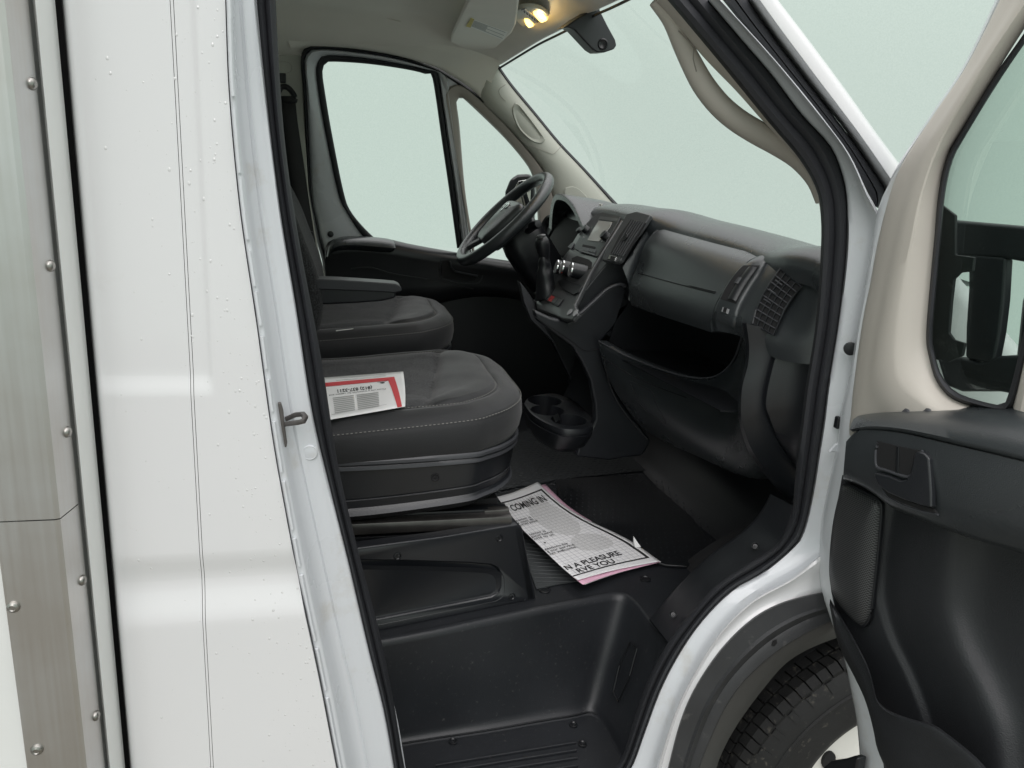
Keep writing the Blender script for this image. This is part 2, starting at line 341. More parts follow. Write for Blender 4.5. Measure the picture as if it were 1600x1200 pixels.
# raindrops
dv = []; df = []
def drop(x, z, r, el):
    y = skin_y(x, z); k = len(dv)
    rings = ((1, 0), (.8, .45), (.45, .72))
    for q, h in rings:
        for i in range(8):
            a = 2*math.pi*i/8; dv.append((x+r*q*math.cos(a), y-r*h*.36+.0001, z+r*q*math.sin(a)*(el if math.sin(a) > 0 else 1)))
    dv.append((x, y-r*.30, z))
    for j in range(2):
        for i in range(8): df.append((k+j*8+i, k+j*8+(i+1) % 8, k+j*8+8+(i+1) % 8, k+j*8+8+i))
    for i in range(8): df.append((k+16+i, k+16+(i+1) % 8, k+24))
for i in range(640):
    z = random.uniform(.62, 1.86); sx = seam_x(z)
    x = sx-.004-abs(random.gauss(0, .055)) if random.random() < .82 else random.uniform(x_r+.03, sx-.01)
    if x < x_r+.02: continue
    drop(x, z, random.choice((.0004, .0005, .0006, .0007, .0009, .0012, .0019))*random.uniform(.8, 1.1), random.uniform(1, 1.9))
WATER = mat('water_drop', (.66, .66, .66), .04, spec=.9, coat=1)
dr = obj('raindrops', dv, df, WATER, side, smooth=60); dr['kind'] = 'stuff'

# ================================================================== door opening: rear jamb, rubber seals, front jamb
RL = [(397, -40), (398, 0), (415, 160), (437, 330), (462, 480), (487, 640), (515, 760), (545, 880), (575, 1010), (600, 1110), (616, 1200), (622, 1240)]     # rubber, outer edge
RR = [(429, -40), (431, 0), (442, 190), (463, 350), (502, 560), (527, 720), (557, 850), (592, 985), (614, 1090), (632, 1200), (642, 1240)]               # rubber, inner edge
NJ = 60
def pxc(pts, n): return cat([Vector((p[0], p[1], 0)) for p in pts], n)
SA, SB = pxc(SEAM, NJ), pxc(RL, NJ)
def between(A, B, t, y, f=PY): return [f(a.x+(b.x-a.x)*t, a.y+(b.y-a.y)*t, y) for a, b in zip(A, B)]
prof = [(0, .012), (.02, .001), (.10, -.001), (.16, .001), (.22, .012), (.30, .030), (.42, .040), (.5, .044), (.56, .040), (.62, .044), (.85, .048), (.95, .046), (1.0, .052), (1.03, .07), (1.2, .10)]
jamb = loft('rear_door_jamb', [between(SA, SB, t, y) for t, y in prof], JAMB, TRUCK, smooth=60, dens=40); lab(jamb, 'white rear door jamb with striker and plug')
# paint-sealer bead along the flange, in broken lengths
bead = cat([PY(a+5, b, -.004) for a, b in SEAM], 160); k = 2
while k < 158:
    ln = random.choice((7, 11, 16, 22, 28)); seg = bead[k:min(159, k+ln)]
    if len(seg) > 3: tube('sealer_bead', [p+Vector((random.uniform(-.0003, .0003), 0, 0)) for p in seg], .0027, JAMB, jamb, n=6, up=EY)
    k += ln+random.choice((0, 1, 1))
# striker: plate and loop
yJ = .020
sp = [PY(a, b, yJ) for a, b in ((434, 628), (439, 627), (443, 640), (444, 655), (449, 690), (448, 697), (443, 697), (440, 680), (437, 655))]
lp = plate('striker', sp, (0, -.006, 0), IRON, jamb, bevel=.0015)
sweep('striker_loop', [PY(a, b, yy) for a, b, yy in ((441, 664, .035), (450, 662, .01), (466, 660, -.005), (474, 658, -.008), (477, 652, .0), (473, 647, .012), (462, 648, .02), (449, 654, .034))], rrect(.008, .007, .6, 2), IRON, jamb)
lathe('jamb_plug', PY(484, 707, .046), -EY, [(.0118, -.003), (.0118, .001), (.0105, .0022), (.0098, .0016), (.006, .0022), (.0001, .0024)], JAMB, jamb, n=24)
# the rubber around the opening (one loop)
FI = [(1043, 0), (1120, 92), (1200, 190), (1250, 250), (1277, 300), (1283, 350), (1282, 400), (1279, 450), (1275, 500), (1268, 550), (1258, 610), (1252, 660), (1246, 710), (1241, 760), (1238, 795), (1226, 830), (1212, 852), (1162, 885), (1116, 917), (1075, 964), (1043, 1005), (1011, 1066), (987, 1136), (973, 1180), (950, 1206), (915, 1222)]
FO = [(1106, 0), (1155, 58), (1205, 116), (1252, 178), (1295, 225), (1312, 260), (1322, 300), (1324, 350), (1322, 400), (1317, 450), (1310, 505), (1303, 550), (1293, 610), (1287, 660), (1279, 710), (1271, 760), (1263, 800), (1254, 832), (1242, 852), (1192, 894), (1142, 923), (1098, 967), (1063, 1016), (1031, 1077), (1005, 1147), (985, 1200), (955, 1240), (915, 1256)]
a1 = lin([Vector((a, b, 0)) for a, b in RR], 40)[::-1]; b1 = lin([Vector((a, b, 0)) for a, b in RL], 40)[::-1]
def loopc(front, rear):
    f2 = pxc(front, 90); r2 = pxc(rear, 50)[::-1]
    bot = cat([f2[-1], (f2[-1]+r2[0])/2+Vector((0, 12, 0)), r2[0]], 14)[1:-1]
    top = cat([r2[-1], r2[-1]+Vector((60, -240, 0)), Vector((700, -330, 0)), f2[0]+Vector((-90, -110, 0)), f2[0]], 20)[1:-1]
    return f2+bot+r2+top
IN, OUT = loopc(FI, RR), loopc(FO, RL)
def sy(p): return .055+.05*max(0, (700-p.y)/700)*(1 if p.x > 700 else .6)
def lrow(t, dy): return [PY(a.x+(b.x-a.x)*t, a.y+(b.y-a.y)*t, sy(a)+dy) for a, b in zip(IN, OUT)]
seal = loft('door_opening_seal', [lrow(t, dy) for t, dy in ((.12, .06), (.03, .03), (0, .012), (.12, -.006), (.3, -.012), (.46, -.008), (.52, -.002), (.58, -.006), (.75, -.012), (.92, -.006), (1.0, .006), (1.0, .03))], RUB, TRUCK, ring=True, smooth=50)
lab(seal, 'black rubber seal around the passenger door opening')
# front jamb, pillar and fender metal outside the rubber
CR = [(1118, -10), (1125, 0), (1215, 100), (1300, 205), (1330, 250), (1352, 300), (1372, 345), (1368, 400), (1358, 450), (1348, 500), (1341, 560), (1336, 610), (1331, 660), (1325, 720), (1318, 770), (1310, 820), (1296, 862), (1236, 905), (1177, 938), (1128, 985), (1093, 1037), (1060, 1100), (1037, 1165), (1022, 1215), (1012, 1256)]
f_out = pxc(FO, 90); f_cr = pxc(CR, 90)
def fy(p): return sy(p)
rows = []
for t, dy in ((-.05, .03), (0, .004), (.06, -.006), (.25, -.012), (.6, -.02), (.85, -.034), (1.0, -.050), (1.08, -.045)):
    rows.append([PY(a.x+(b.x-a.x)*t, a.y+(b.y-a.y)*t, sy(a)+dy) for a, b in zip(f_out, f_cr)])
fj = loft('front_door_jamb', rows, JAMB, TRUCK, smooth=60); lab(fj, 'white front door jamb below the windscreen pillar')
# hinge-side details on the jamb
box('check_strap', PY(1309, 660, .03), (.009, .012, .022), BLKS, fj)
lathe('jamb_plug', PY(1329, 545, .022), Vector((-.5, -1, 0)), [(.011, -.004), (.011, .002), (.008, .003), (.0001, .0035)], BLKS, fj, n=16)
plate('hinge_tab', [PY(a, b, .018) for a, b in ((1292, 705), (1302, 693), (1311, 690), (1312, 700), (1303, 705))], (0, -.006, 0), JAMB, fj, bevel=.002)
# windscreen pillar: second rubber and white outer pillar
O1 = [(1127, -5), (1160, 36), (1215, 103), (1270, 170), (1318, 233), (1352, 296), (1366, 322)]
O2 = [(1164, -5), (1200, 48), (1262, 130), (1320, 205), (1360, 262), (1386, 305), (1374, 326)]
O3 = [(1172, -5), (1206, 44), (1268, 127), (1326, 202), (1366, 260), (1392, 300), (1405, 320)]
O4 = [(1212, -5), (1262, 60), (1320, 138), (1370, 208), (1405, 255), (1430, 290), (1450, 320)]
q1, q2, q3, q4 = [pxc(o, 30) for o in (O1, O2, O3, O4)]
def pr(A, B, t, y): return [PY(a.x+(b.x-a.x)*t, a.y+(b.y-a.y)*t, y) for a, b in zip(A, B)]
ps = loft('pillar_seal', [pr(q1, q2, t, .085+d) for t, d in ((-.05, .03), (0, .01), (.15, -.008), (.45, -.010), (.5, -.004), (.55, -.010), (.85, -.008), (1, .006), (1.05, .03))], RUB, TRUCK, smooth=50); lab(ps, 'outer rubber seal along the windscreen pillar')
wp = loft('windscreen_pillar', [pr(q3, q4, t, .09+d) for t, d in ((-.2, .03), (-.05, .0), (.1, -.02), (.3, -.03), (.7, -.03), (.93, -.018), (1.0, .0), (1.0, .06))], WHITE, TRUCK, smooth=50); lab(wp, 'white outer windscreen pillar')
# fender between jamb crease and wheel arch
FL = [(1360, 915), (1283, 926), (1221, 942), (1174, 968), (1127, 1014), (1087, 1073), (1063, 1128), (1044, 1200), (1034, 1250)]
FC = [(1370, 838), (1296, 862), (1236, 905), (1177, 938), (1128, 985), (1093, 1037), (1060, 1100), (1037, 1165), (1012, 1256)]
qa, qb = pxc(FC, 50), pxc(FL, 50)
fe = loft('fender', [pr(qa, qb, t, d) for t, d in ((-.05, .02), (0, .006), (.12, .002), (.4, .008), (.8, .004), (1.0, .0), (1.1, .005))], WHITE, TRUCK, smooth=60); lab(fe, 'white fender edge above the black wheel arch flare')
# steep bonnet ahead of the windscreen (seen through the door's quarter window)
def bonnet_row(y, dz, x0):
    pts = [(x0, 1.53-.77*(x0-1.0)), (x0+.12, 1.53-.77*(x0-.88)), (1.36, 1.255), (1.5, 1.145), (1.66, 1.0), (1.74, .86), (1.76, .6)]
    return [Vector((p.x, y, p.y-dz)) for p in cat([(a, b_, 0) for a, b_ in pts], 30)]
hb2 = loft('bonnet', [bonnet_row(y, dz, x0) for y, dz, x0 in ((.0, .40, .96), (-.022, .30, .96), (-.025, .06, .97), (-.015, .02, .985), (.03, .0, 1.03), (.12, -.005, 1.12), (.3, -.012, 1.19), (1.03, -.02, 1.22), (1.76, -.012, 1.19), (1.95, -.005, 1.12), (2.03, .0, 1.03), (2.075, .06, .97), (2.07, .40, .96))], WHITE, TRUCK, smooth=60); lab(hb2, 'white bonnet ahead of the windscreen')
# wheel arch flare
F1 = [(1390, 945), (1300, 972), (1250, 996), (1206, 1025), (1162, 1066), (1133, 1107), (1110, 1156), (1093, 1200), (1080, 1250)]
F2 = [(1390, 975), (1300, 999), (1235, 1031), (1192, 1077), (1157, 1124), (1133, 1165), (1119, 1200), (1108, 1250)]
qc, qd = pxc(F1, 50), pxc(F2, 50)
fl = loft('wheel_arch_flare', [pr(qb, qc, t, d) for t, d in ((-.04, .02), (0, -.004), (.03, -.010), (.3, -.016), (.46, -.020), (.55, -.026), (.68, -.022), (.78, -.026), (.97, -.030), (1.0, -.026))], FLARE, TRUCK, smooth=40); lab(fl, 'scuffed black plastic wheel arch flare')
loft('arch_lip', [pr(qc, qd, t, d) for t, d in ((0, -.027), (.5, .0), (1.0, .03), (1.02, .12))], LINER, fl, smooth=50)
plate('clip_slot', [PY(a, b, -.0262) for a, b in ((1205, 1008), (1208, 1001), (1213, 999), (1214, 1004), (1209, 1010))], (0, -.0012, 0), DARK, fl, bevel=0)
# dark inner arch
ax_c, az_c, TR = 1.165, .385, .387
rows = []
for i in range(30):
    a = math.radians(20+150*i/29); rows.append([Vector((ax_c+.46*math.cos(a), y, az_c+.46*math.sin(a))) for y in (.06, .5)])
lab(loft('wheel_arch_liner', rows, DARK, TRUCK), 'dark wheel arch liner')
# wheel
def ring_pt(r, a, y): r = r*1.035; return Vector((ax_c+r*math.cos(a), y, az_c+r*math.sin(a)))
NT = 96; tp = [(.205, .075), (.215, .062), (.235, .052), (.29, .046), (.325, .052), (.345, .064), (.356, .076), (.360, .10), (.360, .25), (.35, .28), (.3, .30), (.21, .28)]
wheel = loft('wheel', [[ring_pt(r, 2*math.pi*i/NT, y) for i in range(NT)] for r, y in ((.206, .07), (.212, .066), (.21, .078), (.2, .085), (.195, .1), (.16, .095), (.12, .09), (.085, .07), (.08, .066), (.02, .066))], RIM, TRUCK, ring=True, smooth=40); lab(wheel, 'front wheel with white rim and worn black tyre')
loft('tyre', [[ring_pt(r, 2*math.pi*i/NT, y) for i in range(NT)] for r, y in tp], TYRE, wheel, ring=True, smooth=40)
V = []; Fc = []
NB = 92
for i in range(NB):                                      # tread blocks: shoulder row and two inner rows
    for (ya, yb, r0, r1, off, sh) in ((.064, .104, .346, .369, 0, .018), (.108, .136, .356, .3715, .5, 0), (.140, .168, .356, .3715, .2, 0), (.172, .20, .356, .3715, .7, 0)):
        a0 = 2*math.pi*(i+off)/NB; da = 2*math.pi/NB*.86; k = len(V)
        for a in (a0, a0+da):
            V += [ring_pt(r0, a, ya+.004), ring_pt(r1-sh*.55, a, ya), ring_pt(r1, a, ya+.016 if sh else ya), ring_pt(r1, a+.012, yb), ring_pt(r0, a+.012, yb)]
        Fc += [(k, k+1, k+6, k+5), (k+1, k+2, k+7, k+6), (k+2, k+3, k+8, k+7), (k+3, k+4, k+9, k+8), (k, k+4, k+3, k+2, k+1), (k+5, k+6, k+7, k+8, k+9)]
        if sh:                                            # side lug on the sidewall
            k = len(V)
            for a in (a0+.01, a0+da*.8): V += [ring_pt(.330, a, .0555), ring_pt(.330, a, .0525), ring_pt(.350, a, .0635), ring_pt(.350, a, .07)]
            if i % 2: Fc += [(k, k+1, k+5, k+4), (k+1, k+2, k+6, k+5), (k+2, k+3, k+7, k+6), (k, k+3, k+2, k+1), (k+4, k+5, k+6, k+7)]
for k in range(8):
    a = 2*math.pi*(k+.3)/8; c_ = ring_pt(.155, a, .0925); lathe('rim_slot', c_, -EY, [(.022, -.004), (.022, .003), (.017, .0035), (.0001, .002)], DARK, wheel, n=16, sx=.7)
tr = obj('tyre_tread', V, Fc, TYRE, wheel, smooth=20)
loft('tyre_bead_ring', [[ring_pt(r, 2*math.pi*i/NT, y) for i in range(NT)] for r, y in ((.30, .0465), (.303, .0445), (.307, .0445), (.310, .0485))], TYRE, wheel, ring=True, smooth=40)

# ================================================================== the open passenger door
DO = Vector((.852, -.02, 0)); DU = Vector((.10, -1, 0)).normalized(); DN = Vector((-1, -.10, 0)).normalized()      # hinge, along the door, inner side
def PD(px, py, w): return onp(px, py, DO+DN*w, DN)
def drow(pts, w, n=40, curve=True): return row(pts, w, n, curve, PD)
# shell: white flange seen as a sliver, and the outer skin
SH = [(1566, -30), (1555, 0), (1505, 103), (1455, 178), (1405, 254), (1386, 292), (1372, 326), (1362, 382), (1350, 450), (1337, 525), (1325, 600), (1314, 640), (1307, 700), (1291, 775), (1283, 825), (1280, 890), (1284, 925), (1297, 965), (1318, 1025), (1331, 1085), (1338, 1122), (1343, 1177), (1346, 1240)]
SI = [(1574, -30), (1563, 0), (1513, 103), (1463, 178), (1413, 252), (1391, 300), (1371, 375), (1360, 440), (1348, 500), (1337, 575), (1331, 640), (1330, 700), (1322, 760), (1306, 825), (1300, 890), (1303, 935), (1322, 985), (1345, 1035), (1356, 1085), (1368, 1132), (1374, 1177), (1380, 1240)]
sA, sB = pxc(SH, 70), pxc(SI, 70)
def dbt(A, B, t, w): return [PD(a.x+(b.x-a.x)*t, a.y+(b.y-a.y)*t, w) for a, b in zip(A, B)]
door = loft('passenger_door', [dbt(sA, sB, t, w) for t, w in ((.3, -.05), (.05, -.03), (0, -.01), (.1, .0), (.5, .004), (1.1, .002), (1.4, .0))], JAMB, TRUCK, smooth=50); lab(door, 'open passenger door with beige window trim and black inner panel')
# upper trim around the window
G0 = [(1574, -30), (1562, 0), (1510, 103), (1462, 174), (1414, 248), (1392, 298), (1372, 375), (1360, 440), (1348, 500), (1337, 575), (1330, 640), (1332, 690), (1400, 720), (1600, 760), (1700, 790)]
G1 = [(1600, -30), (1590, 0), (1534, 90), (1486, 165), (1445, 230), (1420, 300), (1402, 375), (1388, 440), (1376, 500), (1366, 560), (1364, 600), (1390, 650), (1440, 685), (1600, 710), (1700, 730)]
G2 = [(1625, -30), (1600, 8), (1552, 80), (1510, 148), (1468, 222), (1440, 300), (1424, 375), (1410, 440), (1400, 500), (1396, 560), (1404, 600), (1437, 628), (1480, 650), (1600, 680), (1700, 700)]
G3 = [(1660, -40), (1600, 45), (1550, 124), (1499, 208), (1480, 243), (1467, 300), (1460, 375), (1453, 450), (1447, 525), (1452, 560), (1464, 596), (1486, 622), (1525, 637), (1567, 646), (1700, 668)]
g4 = [pxc(g, 80) for g in (G0, G1, G2, G3)]
def D2(A, w): return [PD(p.x, p.y, w) for p in A]
def mid(A, B, t): return [a.lerp(b, t) for a, b in zip(A, B)]
ft = loft('window_trim', [D2(mid(g4[0], g4[1], t), w) for t, w in ((0, .0), (.04, .012), (.15, .018), (.6, .024), (.95, .030))]+[D2(mid(g4[1], g4[2], t), w) for t, w in ((.1, .034), (.5, .036), (.95, .036))]+[D2(mid(g4[2], g4[3], t), w) for t, w in ((.1, .034), (.4, .026), (.8, .012), (1, .004), (1.03, -.01))], BEIGE, door, smooth=30)
# window rubber, divider and quarter glass
W0 = [(1700, -90), (1600, 56), (1550, 128), (1500, 211), (1481, 246), (1468, 300), (1461, 375), (1454, 450), (1448.5, 525), (1453, 558), (1464, 594), (1487, 620), (1525, 634), (1567, 643), (1577, 640), (1586, 618), (1600, 563), (1640, 380), (1690, 120)]
W1 = [(1700, -70), (1600, 70), (1555, 137), (1508, 214), (1489, 250), (1477, 302), (1470, 375), (1463, 450), (1457, 524), (1461, 554), (1471, 586), (1492, 611), (1527, 625), (1562, 633), (1570, 630), (1577, 611), (1590, 561), (1630, 380), (1682, 120)]
wA, wB = pxc(W0, 90), pxc(W1, 90)
loft('window_rubber', [dbt(wA, wB, t, w) for t, w in ((-.3, .0), (0, .010), (.3, .014), (.8, .010), (1.0, .002), (1.0, -.02))], RUB, door, smooth=50)
gp = [PD(p.x, p.y, -.012) for p in mid(wA, wB, .7)]
obj('quarter_glass', gp, [tuple(range(len(gp)))], GLASSD, door, smooth=0, solid=.004)
DV0 = [(1586, 640), (1592, 612), (1600, 575), (1644, 390), (1694, 130)]; DV1 = [(1640, 655), (1646, 620), (1655, 585), (1700, 400), (1750, 130)]
loft('window_divider', [dbt(pxc(DV0, 20), pxc(DV1, 20), t, w) for t, w in ((-.1, .0), (0, .014), (.15, .022), (.8, .022), (1, .0))], BEIGE, door, smooth=30)
# pad and middle panel (black)
T0 = [(1327, 672), (1334, 655), (1350, 648), (1400, 643), (1500, 641), (1600, 646), (1760, 662)]
T1 = [(1328, 671), (1362, 668), (1412, 673), (1487, 690), (1600, 717), (1760, 762)]
t0, t1 = pxc(T0, 50), pxc(T1, 50)
pad = loft('armrest_pad', [D2(mid(t0, t1, t), w) for t, w in ((-.15, .0), (-.02, .02), (.03, .04), (.2, .066), (.55, .092), (.9, .104), (1.0, .103))]+[[p+EZ*-.004-DN*.006 for p in D2(t1, .103)]], DSH, door, smooth=60)
for px in (1423, 1456): lathe('lock_peg', PD(px, 645, .028), EZ, [(.012, -.01), (.012, .0), (.009, .006), (.004, .009), (.0001, .0095)], GRY, door, n=16)
T2 = [(1317, 748), (1335, 753), (1352, 761), (1370, 773), (1392, 790), (1418, 801), (1465, 820), (1525, 841), (1600, 863), (1760, 915)]
t2 = pxc(T2, 50); t1b = pxc([(1322, 690), (1340, 672), (1364, 670), (1412, 675), (1487, 692), (1600, 719), (1760, 764)], 50)
mp_ = loft('middle_panel', [D2(t1b, .09), D2(mid(t1b, t2, .02), .100), D2(mid(t1b, t2, .3), .104), D2(mid(t1b, t2, .7), .100), D2(mid(t1b, t2, .96), .092), D2(t2, .086), D2(mid(t1b, t2, 1.02), .06), D2(mid(t1b, t2, 1.02), .02)], DSH, door, smooth=40)
# handle: recess cup, frame and lever
hb = .1045
def dpl(name, pts, w, th, m, bevel=.002, parent=door): return plate(name, [PD(a, b, w) for a, b in pts], DN*th, m, parent, bevel=bevel)
dpl('handle_cup', [(1373, 689), (1405, 697), (1440, 704), (1436, 712), (1426, 738), (1420, 744), (1410, 742), (1371, 729), (1370, 712)], hb-.0025, .003, DARK, 0)
dpl('handle_divider', [(1402, 697), (1406, 698), (1405, 740), (1400, 739)], hb, .002, BLKS, .0008)
sweep('handle_frame', [PD(p.x, p.y, hb+.001) for p in cat([Vector((a, b, 0)) for a, b in ((1371, 692), (1368, 710), (1370, 729), (1385, 735), (1412, 744), (1421, 744), (1428, 736), (1435, 712), (1442, 705))], 40)], rrect(.0035, .004, .8, 2), GRY, door)
dpl('handle_lever', [(1437, 707), (1443, 704), (1453, 707), (1460, 715), (1462, 740), (1464, 770), (1464, 793), (1450, 790), (1420, 780), (1395, 769), (1380, 757), (1374, 745), (1374, 737), (1398, 743), (1414, 750), (1424, 749), (1431, 738)], hb-.004, .010, BLK, .003)
dpl('handle_slot', [(1381, 762), (1398, 772), (1425, 784), (1463, 796), (1464, 801), (1440, 796), (1410, 785), (1390, 775)], hb-.0045, .003, DARK, 0)
sweep('handle_slot_lip', [PD(p.x, p.y, hb-.004) for p in cat([Vector((a, b, 0)) for a, b in ((1378, 764), (1388, 777), (1412, 790), (1440, 799), (1466, 804))], 20)], rrect(.003, .003, .8, 2), GRY, door)
# lower panel with vertical folds, loudspeaker and pocket
L0 = [(1316, 742), (1302, 825), (1297, 890), (1300, 930), (1316, 985), (1345, 1050), (1372, 1130), (1385, 1240)]
folds = [(0, .03), (60, .036), (75, .036), (85, .03), (110, .036), (150, .045), (185, .044), (215, .028), (250, .02), (330, .018), (450, .02)]
l0 = pxc(L0, 40)
BLKD = mat('door_card_plastic', (.0165, .0180, .0205), .52, bump=.6, bscale=520, var=.08, vscale=9, dirt=((.07, .07, .07), 90, .66, .4))
lowp = loft('lower_panel', [[PD(p.x+dx, p.y+dx*.30*(1-i/39), w) for i, p in enumerate(l0)] for dx, w in folds], BLKD, door, smooth=70, dens=60)
sp0 = [(1319, 757), (1310, 790), (1304, 825), (1300, 870), (1300, 905), (1306, 930), (1322, 955), (1346, 978), (1356, 972), (1362, 955), (1367, 915), (1372, 870), (1378, 800), (1374, 782), (1350, 768), (1330, 758)]
sp_ = [PD(p.x, p.y, .041) for p in pxc(sp0+[sp0[0]], 60)[:-1]]
cs = sum(sp_, Vector())/len(sp_)
loft('speaker_grille', [sp_]+[[cs+(p-cs)*k+DN*h for p in sp_] for k, h in ((.97, .006), (.9, .010), (.6, .014), (.25, .016), (.02, .016))], GRILLE, door, ring=True, smooth=60)
sweep('speaker_rim', sp_, rrect(.006, .005, .8, 2), BLKS, door, closed=True)
K0 = [(1297, 936), (1314, 965), (1332, 995), (1355, 1040), (1364, 1070), (1371, 1095), (1390, 1112), (1425, 1126), (1457, 1135), (1480, 1151), (1512, 1177), (1535, 1200), (1590, 1265)]
K1 = [(1296, 945), (1306, 990), (1317, 1020), (1335, 1055), (1350, 1087), (1359, 1115), (1366, 1142), (1372, 1167), (1387, 1200), (1410, 1250), (1430, 1290), (1450, 1330), (1500, 1400)]
k0, k1 = pxc(K0, 60), pxc(K1, 60)
wk = lambda i: .05+.07*sstep(0, .6, i/59)
loft('map_pocket', [[PD(a.x+(b.x-a.x)*t, a.y+(b.y-a.y)*t, wk(i)+d) for i, (a, b) in enumerate(zip(k0, k1))] for t, d in ((.06, -.03), (-.01, -.016), (-.03, -.006), (.0, .002), (.06, .004), (.14, .0), (.5, .004), (1.0, -.01), (1.05, -.05))], BLKD, door, smooth=60)
lathe('recycling_mark', PD(1522, 984, .021), DN, [(.0105, 0), (.0105, .0012), (.0095, .0012), (.0095, 0)], GRY, door, n=24, caps=False)
dpl('bottom_seal_end', [(1296, 1215), (1302, 1194), (1312, 1186), (1332, 1183), (1348, 1178), (1356, 1181), (1350, 1215)], .012, .02, BLKS, .004)
# mirror on the outside of the quarter window
mw = -.10
def mpl(name, pts, w, th, m, bevel=.006, parent=None): return plate(name, [PD(a, b, w) for a, b in pts], -DN*th, m, parent, bevel=bevel)
mb = mpl('door_mirror', [(1480, 343), (1700, 362), (1700, 428), (1563, 403), (1490, 400), (1484, 398)], mw, .02, BLKT, .006, TRUCK); lab(mb, 'large black mirror bracket outside the open passenger door')
mpl('mirror_post', [(1512, 396), (1571, 402), (1567, 470), (1561, 520), (1553, 562), (1545, 568), (1507, 560), (1508, 510), (1512, 450)], mw, .018, BLKT, .006, mb)
mpl('mirror_lower_arm', [(1462, 557), (1500, 558), (1530, 566), (1560, 556), (1700, 548), (1700, 640), (1560, 612), (1500, 612), (1475, 602)], mw, .02, BLKT, .006, mb)
mpl('mirror_foot', [(1462, 320), (1468, 318), (1492, 336), (1492, 398), (1522, 402), (1519, 424), (1500, 426), (1490, 436), (1486, 470), (1482, 520), (1490, 531), (1507, 536), (1503, 556), (1480, 566), (1452, 560), (1444, 520), (1456, 380)], -.045, .006, FLARE, .002, mb)
mpl('mirror_head', [(1586, 530), (1592, 470), (1602, 440), (1720, 430), (1720, 640), (1590, 640), (1578, 600)], mw-.06, .05, BLKS, .012, mb)
# ================================================================== far (driver) side: door, windows, pillars
FY = 1.84
def yfar(p): return FY-.10*max(0, (385-p)/300)           # the side leans in towards the roof
def PF(px, py, d): return PY(px, py, yfar(py)+d)
def far(name, A, B, prof, m, parent, n=60, **k):
    qa_, qb_ = pxc(A, n), pxc(B, n)
    return loft(name, [[PF(a.x+(b.x-a.x)*t, a.y+(b.y-a.y)*t, d) for a, b in zip(qa_, qb_)] for t, d in prof], m, parent, **k)
SL0 = [(510, 440), (504, 405), (497, 380), (489, 340), (482, 300), (477, 200), (474, 140), (471, 100), (474, 80), (487, 72), (537, 74), (612, 86), (675, 104), (700, 116), (735, 139), (770, 168), (820, 215), (860, 272), (875, 318), (880, 350)]
SL1 = [(516, 440), (509, 405), (502, 380), (493, 340), (486, 300), (481, 200), (478, 140), (475, 102), (478, 85), (489, 77), (537, 79), (612, 90), (674, 108), (698, 120), (732, 143), (766, 172), (815, 219), (854, 274), (868, 318), (873, 350)]
WF0 = [(585, 380), (565, 366), (540, 328), (528, 300), (507, 200), (497, 140), (494, 107), (500, 93), (512, 86.5), (575, 91), (637, 102), (677, 111), (684, 116), (700, 225), (711, 300), (722, 387)]
WF1 = [(600, 380), (580, 367), (550, 333), (537, 300), (518, 205), (508, 145), (504, 114), (507, 101), (517, 96.5), (575, 100), (637, 109), (668, 117), (676, 124), (691, 225), (702, 300), (714, 388)]
fd = far('driver_door', [(516, 440), (509, 405), (502, 380), (493, 340), (486, 300), (481, 200), (478, 140), (475, 102), (478, 85), (489, 77), (537, 79), (612, 90), (674, 108), (698, 120), (705, 160), (722, 300), (732, 390)], [(600, 440), (585, 392), (566, 368), (541, 330), (529, 300), (508, 200), (498, 140), (495, 107), (501, 93.5), (513, 87), (575, 92), (637, 103), (677, 112), (685, 118), (701, 225), (712, 300), (724, 390)], ((0, .02), (.06, .0), (.2, -.008), (.5, -.004), (.8, .006), (.95, .012), (1.05, .02)), JAMB, TRUCK, n=80, smooth=60)
lab(fd, 'closed driver door with black inner panel seen across the cab')
far('door_seal', SL0, SL1, ((-.3, .03), (0, .0), (.5, -.008), (1, .0), (1.3, .03)), RUB, fd, n=80, smooth=60)
far('window_rubber', WF0, WF1, ((-.1, .02), (0, .008), (.3, .003), (.8, .006), (1.0, .014), (1.0, .04)), RUB, fd, n=80, smooth=60)
wg = [PF(p.x, p.y, .022) for p in pxc(mid([Vector((a, b, 0)) for a, b in WF0], [Vector((a, b, 0)) for a, b in WF1], .6), 40)]
obj('window_glass', wg, [tuple(range(len(wg)))], GLASS, fd, smooth=0, solid=.004)
# quarter window surround and glass
Q0 = [(738, 395), (722, 300), (705, 200), (696, 152), (699, 141), (707, 135), (722, 134), (750, 156), (800, 207), (845, 262), (860, 295), (868, 330), (872, 370)]
Q1 = [(742, 395), (727, 300), (718, 200), (713.5, 164), (714, 156), (717, 153), (721, 153), (730, 159), (785, 212), (820, 253), (832, 275), (838, 300), (842, 370)]
far('quarter_window_frame', Q0, Q1, ((-.1, .03), (0, -.002), (.08, -.008), (.5, -.006), (.85, .0), (.95, .008), (1, .018), (1.02, .04)), BEIG2, fd, n=70, smooth=40)
qg = [PF(p.x, p.y, .02) for p in pxc(Q1, 40)]
obj('quarter_glass', qg, [tuple(range(len(qg)))], GLASS, fd, smooth=0, solid=.004)
plate('frame_corner', [PF(a, b_, .014) for a, b_ in ((683, 108), (700, 114), (728, 136), (716, 146), (706, 160), (700, 170), (692, 150))], (0, .006, 0), JAMB, fd, bevel=0)
far('window_divider', [(686, 116), (702, 225), (713, 300), (724, 395)], [(698, 146), (706, 200), (722, 300), (737, 395)], ((-.05, .02), (0, .004), (.2, -.004), (.8, -.006), (1.0, .004)), JAMB, fd, n=30, smooth=50)
